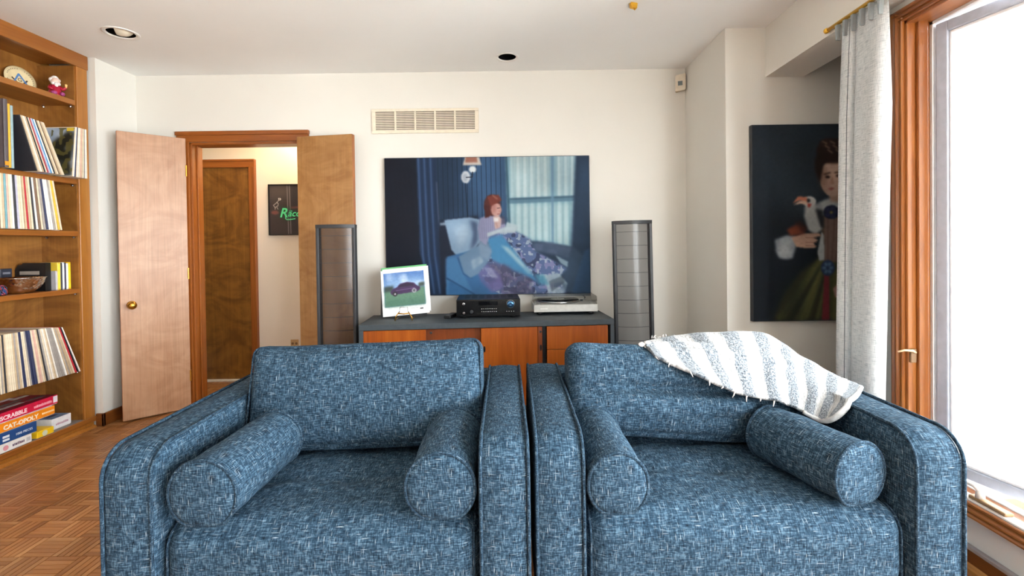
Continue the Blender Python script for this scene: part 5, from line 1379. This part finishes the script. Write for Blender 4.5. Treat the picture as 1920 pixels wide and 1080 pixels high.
# ---- back cushions
def cushion_back(name, label, loc, rot, w, h, d, fn, pipe=True, cuts=34):
    r = thing(name, label, 'cushion', loc, rot)
    bm = pillow(w, d, h, 0.045, (0.0, 0.045, 0.012), fn, cuts)
    b = obj('cover', bm, 'tweed', r, True, True)
    return r, b
def fnL(u, p):
    # ears at the top corners, soft dents
    ex = abs(u.x) ** 6
    p.z += 0.012 * ex * max(0, u.z) - 0.006 * (1 - u.x ** 2) * max(0, u.z) ** 3
    p.y += wrinkle((p.x * 1.2, 1, p.z), 7, 0.010) + wrinkle((p.x, 5, p.z), 18, 0.003)
    return p
clx = LCX0 + LW / 2
def ring_tube(bm, w, h, d, r, y, zfn=None):
    pts = rounded_outline(-w / 2, w / 2, -h / 2, h / 2, (r, r, r, r), 6)
    pts = densify(pts, 0.04)
    tube(bm, [(x, y, z) if zfn is None else zfn(x, y, z) for x, z in pts], 0.0040, 6, True)
cl_, _ = cushion_back('back_cushion', 'upright blue tweed back cushion with sharp top corners', (clx - 0.008, LCY + 0.53, SEAT + 0.198), (math.radians(-16), math.radians(-1.6), 0), 0.866, 0.365, 0.175, fnL)
bm = bmesh.new()
ring_tube(bm, 0.856, 0.352, 0, 0.035, -0.070, lambda x, y, z: (x, y, z + (0.012 * (abs(x) / 0.44) ** 6 if z > 0.1 else 0))); obj('piping', bm, 'tweed_edge', cl_, True, True)
def fnR(u, p):
    # slumped: the window side has sunk and bulges forward, a long crease runs across
    k = (u.x + 1) / 2
    p.z += -0.075 * k ** 1.8 * max(0.0, u.z) + 0.010 * math.sin(u.x * 3) * u.z
    cre = 0.02 - 0.02 * u.x
    dz = (p.z - (-0.012 + 0.02 * (1 - k))) / 0.020
    if u.y < 0: p.y += (0.048 * math.exp(-dz * dz)) * (0.3 + 0.7 * min(1, k * 2.5)) - 0.030 * math.exp(-((p.z + 0.06) / 0.06) ** 2)
    dz2 = (p.z + 0.095 + 0.02 * u.x) / 0.018
    if u.y < 0: p.y += 0.014 * math.exp(-dz2 * dz2) * max(0, u.x + 0.4)
    p.y += wrinkle((p.x * 1.1, 2, p.z * 1.8), 8, 0.012) + wrinkle((p.x, 9, p.z), 20, 0.003)
    return p
crx = RCX0 + RW / 2
cr_, _ = cushion_back('back_cushion', 'slumped blue tweed back cushion partly under the striped throw', (crx - 0.008, RCY + 0.52, SEAT + 0.192), (math.radians(-16), math.radians(1.0), 0), 0.876, 0.346, 0.185, fnR)

# ---- bolsters
def bolster(label, a, b, r, squash=0.0):
    a, b = Vector(a), Vector(b); d = b - a; L = d.length
    t = thing('bolster_cushion', label, 'bolster', a, (0, 0, math.atan2(d.y, d.x) - math.pi / 2))
    n, m = 40, 22
    bm = bmesh.new(); rings = []
    prof = [(-0.010, 0.30), (-0.009, 0.6), (-0.006, 0.85), (-0.001, 0.97), (0.004, 1.0)] + [(0.004 + (L - 0.008) * k / m, 1.0 + 0.025 * math.sin(math.pi * k / m)) for k in range(1, m)] + [(L - 0.004, 1.0), (L + 0.001, 0.97), (L + 0.006, 0.85), (L + 0.010, 0.4)]
    for y, k in prof:
        ring = []
        for q in range(n):
            an = 2 * math.pi * q / n; rr = r * k
            wv = wrinkle((math.cos(an) * 2, y * 8, math.sin(an) * 2), 1.6, 0.004) if 0.01 < y < L - 0.01 else 0
            zz = (rr + wv) * math.sin(an); 
            if zz < -r * 0.86: zz = -r * 0.86 - (abs(zz) - r * 0.86) * 0.15
            ring.append(bm.verts.new(((rr + wv) * math.cos(an) * (1 + squash), y, zz)))
        rings.append(ring)
    for A, B in zip(rings[:-1], rings[1:]):
        for q in range(n): bm.faces.new((A[q], A[(q + 1) % n], B[(q + 1) % n], B[q]))
    bm.faces.new(rings[0]); bm.faces.new(rings[-1])
    obj('cover', bm, 'tweed', t, True, True)
    for y in (0.002, L - 0.002):
        bm = bmesh.new(); pts = []
        for q in range(40):
            an = 2 * math.pi * q / 40; zz = (r + 0.001) * math.sin(an)
            if zz < -r * 0.86: zz = -r * 0.86 - (abs(zz) - r * 0.86) * 0.15
            pts.append(((r + 0.001) * math.cos(an) * (1 + squash), y, zz))
        tube(bm, pts, 0.0058, 6, True); obj('piping', bm, 'tweed_edge', t, True, True)
    return t
BZ = SEAT + 0.090
bolster('blue tweed bolster beside the outer arm of the upright-cushioned chair', (-0.852, 1.268, BZ), (-0.842, 1.643, BZ), 0.094)
bolster('blue tweed bolster against the inner arm of the upright-cushioned chair', (-0.208, 1.290, BZ), (-0.208, 1.646, BZ), 0.096)
bolster('blue tweed bolster squeezed against the inner arm under the slumped cushion', (0.286, 1.292, BZ), (0.284, 1.655, BZ), 0.088, -0.07)
bolster('blue tweed bolster lying askew below the folded end of the throw', (0.985, 1.330, BZ), (0.893, 1.642, BZ), 0.092)

# ================================================================== THROW
kn = NT('striped_knit')
tcn = kn.n('ShaderNodeTexCoord'); sx = kn.n('ShaderNodeSeparateXYZ'); kn.l(tcn.outputs['UV'], sx.inputs[0])
wob = kn.noise(kn.coord('UV', (14, 14, 1)), 1, 2)
uu = kn.math('ADD', kn.math('MULTIPLY', sx.outputs['X'], 8.6), kn.math('MULTIPLY', wob, 0.22))
saw = kn.math('FRACT', uu)
stripe = kn.ramp(saw, [(0.0, (0, 0, 0, 1)), (0.06, (1, 1, 1, 1)), (0.46, (1, 1, 1, 1)), (0.56, (0, 0, 0, 1))])
speck = kn.noise(kn.coord('UV', (170, 110, 1)), 1, 3, 0.7)
grey = kn.ramp(speck, [(0.36, rgb(52, 60, 70)), (0.50, rgb(116, 124, 132)), (0.64, rgb(180, 184, 188))])
whitec = kn.ramp(kn.noise(kn.coord('UV', (120, 60, 1)), 1, 2), [(0.3, rgb(150, 149, 148)), (0.5, rgb(186, 185, 184)), (0.65, rgb(198, 197, 196))])
kn.base(kn.mix(whitec, grey, stripe)); kn.setp(0.95, spec=0.1)
kn.b.inputs['Sheen Weight'].default_value = 0.3
kn.bump(kn.math('ADD', kn.noise(kn.coord('UV', (90, 45, 1)), 1, 2), kn.math('MULTIPLY', speck, 0.6)), 0.9, 0.010)
M['knit'] = kn.m

def catmull(P, t):
    n = len(P) - 1; f = t * n; i = min(int(f), n - 1); u = f - i
    p0, p1, p2, p3 = P[max(i - 1, 0)], P[i], P[i + 1], P[min(i + 2, n)]
    return 0.5 * ((2 * p1) + (p2 - p0) * u + (2 * p0 - 5 * p1 + 4 * p2 - p3) * u * u + (3 * p1 - p0 - 3 * p2 + p3) * u ** 3)
# rows: behind the back / crest / upper face / lower face / hem ; columns run from the fringed end to the folded end
rowsp = [
    [(1206, 668, 2.10), (1270, 672, 2.14), (1350, 676, 2.16), (1440, 690, 2.14), (1510, 726, 2.04), (1570, 748, 1.92), (1618, 752, 1.80)],
    [(1204, 645, 1.92), (1262, 632, 1.95), (1345, 626, 1.95), (1432, 628, 1.94), (1497, 668, 1.88), (1562, 704, 1.80), (1615, 737, 1.69)],
    [(1204, 650, 1.85), (1282, 652, 1.82), (1362, 648, 1.80), (1440, 660, 1.80), (1500, 694, 1.75), (1560, 722, 1.69), (1606, 744, 1.60)],
    [(1212, 657, 1.78), (1306, 684, 1.71), (1378, 694, 1.70), (1448, 704, 1.70), (1508, 730, 1.66), (1556, 750, 1.60), (1590, 760, 1.545)],
    [(1226, 668, 1.73), (1330, 713, 1.635), (1392, 740, 1.625), (1458, 752, 1.62), (1504, 770, 1.60), (1540, 788, 1.565), (1566, 782, 1.53)],
]
ctrl = [[onY(*c) for c in rw] for rw in rowsp]
# the cloth lies on what is under it: cushion, back frame and armrest
from mathutils.bvhtree import BVHTree
bpy.context.view_layer.update()
cc_ = [c for c in cr_.children if c.name.startswith('cover')][0]
cush = BVHTree.FromPolygons([cc_.matrix_world @ v.co for v in cc_.data.vertices], [tuple(q.vertices) for q in cc_.data.polygons])
AX0, AX1 = RCX0 + RW - ARM_T - 0.010, RCX0 + RW + 0.012
def drape(p):
    loc, nrm, _, d = cush.find_nearest(p)
    if loc is not None and d < 0.06 and (p - loc).dot(nrm) < 0.008: p = loc + nrm * 0.008
    if AX0 < p.x < AX1 and p.y < RCY + CH_D + 0.012: p.z = max(p.z, ARM_H + 0.016)
    if p.x <= AX0 and RCY + CH_D - 0.165 < p.y < RCY + CH_D + 0.004: p.z = max(p.z, ARM_H + 0.010)
    return p
NU, NV = 150, 60
bm = bmesh.new(); uvl = bm.loops.layers.uv.new('UVMap')
grid = []; uvs = {}
for j in range(NV + 1):
    v = j / NV
    line_ = []
    for i in range(NU + 1):
        u = i / NU
        cols_ = [catmull(rw, u) for rw in ctrl]
        p = catmull(cols_, v)
        p = p + Vector((0, -1, 0.5)) * (0.006 * mnoise.noise(Vector((u * 9, v * 3, 0))) + 0.0035 * math.sin(u * 8.6 * 2 * math.pi) * min(1, v * 3))
        p = drape(p)
        line_.append(bm.verts.new(p)); uvs[line_[-1]] = (u, v * 0.55)
    grid.append(line_)
for j in range(NV):
    for i in range(NU):
        f = bm.faces.new((grid[j][i], grid[j + 1][i], grid[j + 1][i + 1], grid[j][i + 1]))
        for lp in f.loops: lp[uvl].uv = uvs[lp.vert]
th = thing('throw_blanket', 'white and grey striped knitted throw draped over the chair back', 'throw', (0, 0, 0))
cloth = obj('knitted_cloth', bm, 'knit', th, True)
so = cloth.modifiers.new('thickness', 'SOLIDIFY'); so.thickness = 0.012; so.offset = 0
# rolled fold at the lower end
rp = [onY(1615, 738, 1.685), onY(1606, 745, 1.60), onY(1590, 761, 1.543), onY(1566, 783, 1.528), onY(1540, 789, 1.563), onY(1506, 772, 1.597)]
bm = bmesh.new(); uvl = bm.loops.layers.uv.new('UVMap')
tube(bm, [drape(catmull(rp, k / 24)) for k in range(25)], lambda q: 0.0095 - 0.005 * abs(q - 0.5), 12)
obj('rolled_edge', bm, plain((180, 180, 180), 0.95, var=0.3), th, True)
# knotted tassels and short fringe at the left end
kc = plain((206, 200, 196), 0.9, var=0.2)
for k, (px_, py_, rr) in enumerate(((1203, 646, 0.011), (1211, 654, 0.014), (1220, 650, 0.012), (1214, 643, 0.010), (1226, 658, 0.012))):
    bm = bmesh.new(); c = onY(px_, py_, 1.80)
    bmesh.ops.create_icosphere(bm, subdivisions=3, radius=rr, matrix=Matrix.Translation(c) @ Matrix.Diagonal((1.25, 1, 0.85, 1)))
    for v in bm.verts: v.co += Vector((1, 1, 1)) * 0.003 * mnoise.noise(v.co * 120)
    obj('tassel_knot', bm, kc, th, True)
for k in range(26):
    u = k / 25
    base = catmull([onY(*c) for c in ((1222, 634, 1.91), (1262, 632, 1.945), (1330, 627, 1.945), (1400, 626, 1.94))], u) if k < 16 else catmull([onY(*c) for c in ((1230, 668, 1.725), (1330, 713, 1.63), (1400, 742, 1.62), (1470, 754, 1.615))], (k - 16) / 9)
    bm = bmesh.new(); d = Vector((random.uniform(-0.012, 0.012), -0.003, random.uniform(0.004, 0.016) if k < 16 else -random.uniform(0.006, 0.02)))
    tube(bm, [base, base + d * 0.6, base + d + Vector((random.uniform(-0.004, 0.004), 0, 0))], lambda q: 0.0028 - 0.0016 * q, 6); obj('fringe', bm, kc, th, True)

# ================================================================== CURTAIN AND ROD
cm = NT('linen_curtain')
w1 = cm.noise(cm.coord('UV', (30, 420, 1)), 1, 2); w2 = cm.noise(cm.coord('UV', (420, 30, 1)), 1, 2)
cs_ = cm.math('ADD', cm.math('MULTIPLY', w1, 0.6), cm.math('MULTIPLY', w2, 0.4))
cm.base(cm.ramp(cs_, [(0.34, rgb(160, 168, 172)), (0.5, rgb(222, 225, 226)), (0.62, rgb(240, 241, 241))])); cm.setp(0.9, spec=0.1)
cm.b.inputs['Transmission Weight'].default_value = 0.0
tl = cm.n('ShaderNodeBsdfTranslucent'); tl.inputs['Color'].default_value = (0.8, 0.82, 0.82, 1)
mx = cm.n('ShaderNodeMixShader'); mx.inputs[0].default_value = 0.25
cm.l(cm.b.outputs[0], mx.inputs[1]); cm.l(tl.outputs[0], mx.inputs[2]); cm.l(mx.outputs[0], cm.out.inputs['Surface'])
M['linen'] = cm.m
# plan of the folds, from the far hem to the near hem (x, y)
plan = [(1.550, 2.215), (1.515, 2.200), (1.508, 2.178), (1.522, 2.150), (1.545, 2.140), (1.530, 2.125), (1.516, 2.105), (1.515, 2.06), (1.516, 2.02), (1.526, 1.998), (1.545, 1.988), (1.562, 1.984), (1.570, 1.994), (1.560, 2.02), (1.532, 2.05), (1.545, 2.09), (1.570, 2.11)]
plan = [Vector((x, y, 0)) for x, y in plan]
ZT = 2.172
bm = bmesh.new(); uvl = bm.loops.layers.uv.new('UVMap'); NU, NV = 140, 60
grid = []; uvs = {}; acc = 0; lens = [0]
pl_ = [catmull(plan, i / NU) for i in range(NU + 1)]
for a_, b_ in zip(pl_[:-1], pl_[1:]): acc += (b_ - a_).length; lens.append(acc)
cen = Vector((1.532, 2.09, 0))
for j in range(NV + 1):
    v = j / NV; z = ZT - (ZT - 0.015) * v
    line_ = []
    for i, p in enumerate(pl_):
        q = p.copy()
        k = 0.35 + 0.65 * min(1, v * 6) if v < 0.17 else 1.0
        off = q - cen
        q = cen + Vector((off.x * (0.35 + 0.65 * min(1, v * 5)), off.y * (1.0 + 0.10 * (1 - v)) - 0.045 * (1 - v), 0))
        q.x += 0.006 * (1 - v) - 0.004 * v + 0.003 * mnoise.noise(Vector((i * 0.06, v * 3, 0)))
        q.x = min(q.x, XWIN - 0.012)
        line_.append(bm.verts.new((q.x, q.y, z))); uvs[line_[-1]] = (lens[i], z)
    grid.append(line_)
for j in range(NV):
    for i in range(NU):
        f = bm.faces.new((grid[j][i], grid[j + 1][i], grid[j + 1][i + 1], grid[j][i + 1]))
        for lp in f.loops: lp[uvl].uv = uvs[lp.vert]
cur = thing('curtain', 'pale grey linen curtain bunched beside the window', 'curtain', (0, 0, 0))
co_ = obj('drape', bm, 'linen', cur, True)
so = co_.modifiers.new('thickness', 'SOLIDIFY'); so.thickness = 0.003
for i in (24, 132):
    bm = bmesh.new(); tube(bm, [grid_p + Vector((-0.002, -0.002, 0)) for grid_p in [Vector(co_.data.vertices[j * (NU + 1) + i].co) for j in range(NV + 1)]], 0.0016, 5); obj('hem_stitch', bm, plain((90, 98, 104), 0.9), cur)
for k in range(6):
    yk_ = 2.02 + k * 0.05
    bm = bmesh.new(); prism(bm, [(-0.003, -0.07), (0.003, -0.07), (0.008, 0.0), (-0.008, 0.0)], 0, -0.010, 0.008); bmesh.ops.translate(bm, vec=(1.520, yk_ - 0.09, ZT + 0.002), verts=bm.verts); obj('pinch_pleat', bm, plain((150, 156, 158), 0.9), cur)
rod = thing('curtain_rod', 'yellow brass curtain rod under the boxed header', 'curtain rod', (1.518, 0, 2.182))
bm = bmesh.new(); tube(bm, [(0, 2.25, 0), (0, 1.0, 0), (0, -0.2, 0)], 0.0085, 12); obj('rod_tube', bm, 'yellowbrass', rod, True)
bm = bmesh.new(); lathe(bm, [(0.009, 0), (0.013, 0.006), (0.013, 0.016), (0.004, 0.024)], 16, Matrix.Translation((0, 2.245, 0)) @ Matrix.Rotation(-math.pi / 2, 4, 'X')); obj('finial', bm, 'yellowbrass', rod, True)
for yy in (2.22, 0.9, -0.1):
    bm = bmesh.new(); tube(bm, [(0, yy, 0.0), (0.018, yy, 0.0)], 0.006, 8); obj('bracket', bm, 'yellowbrass', rod)
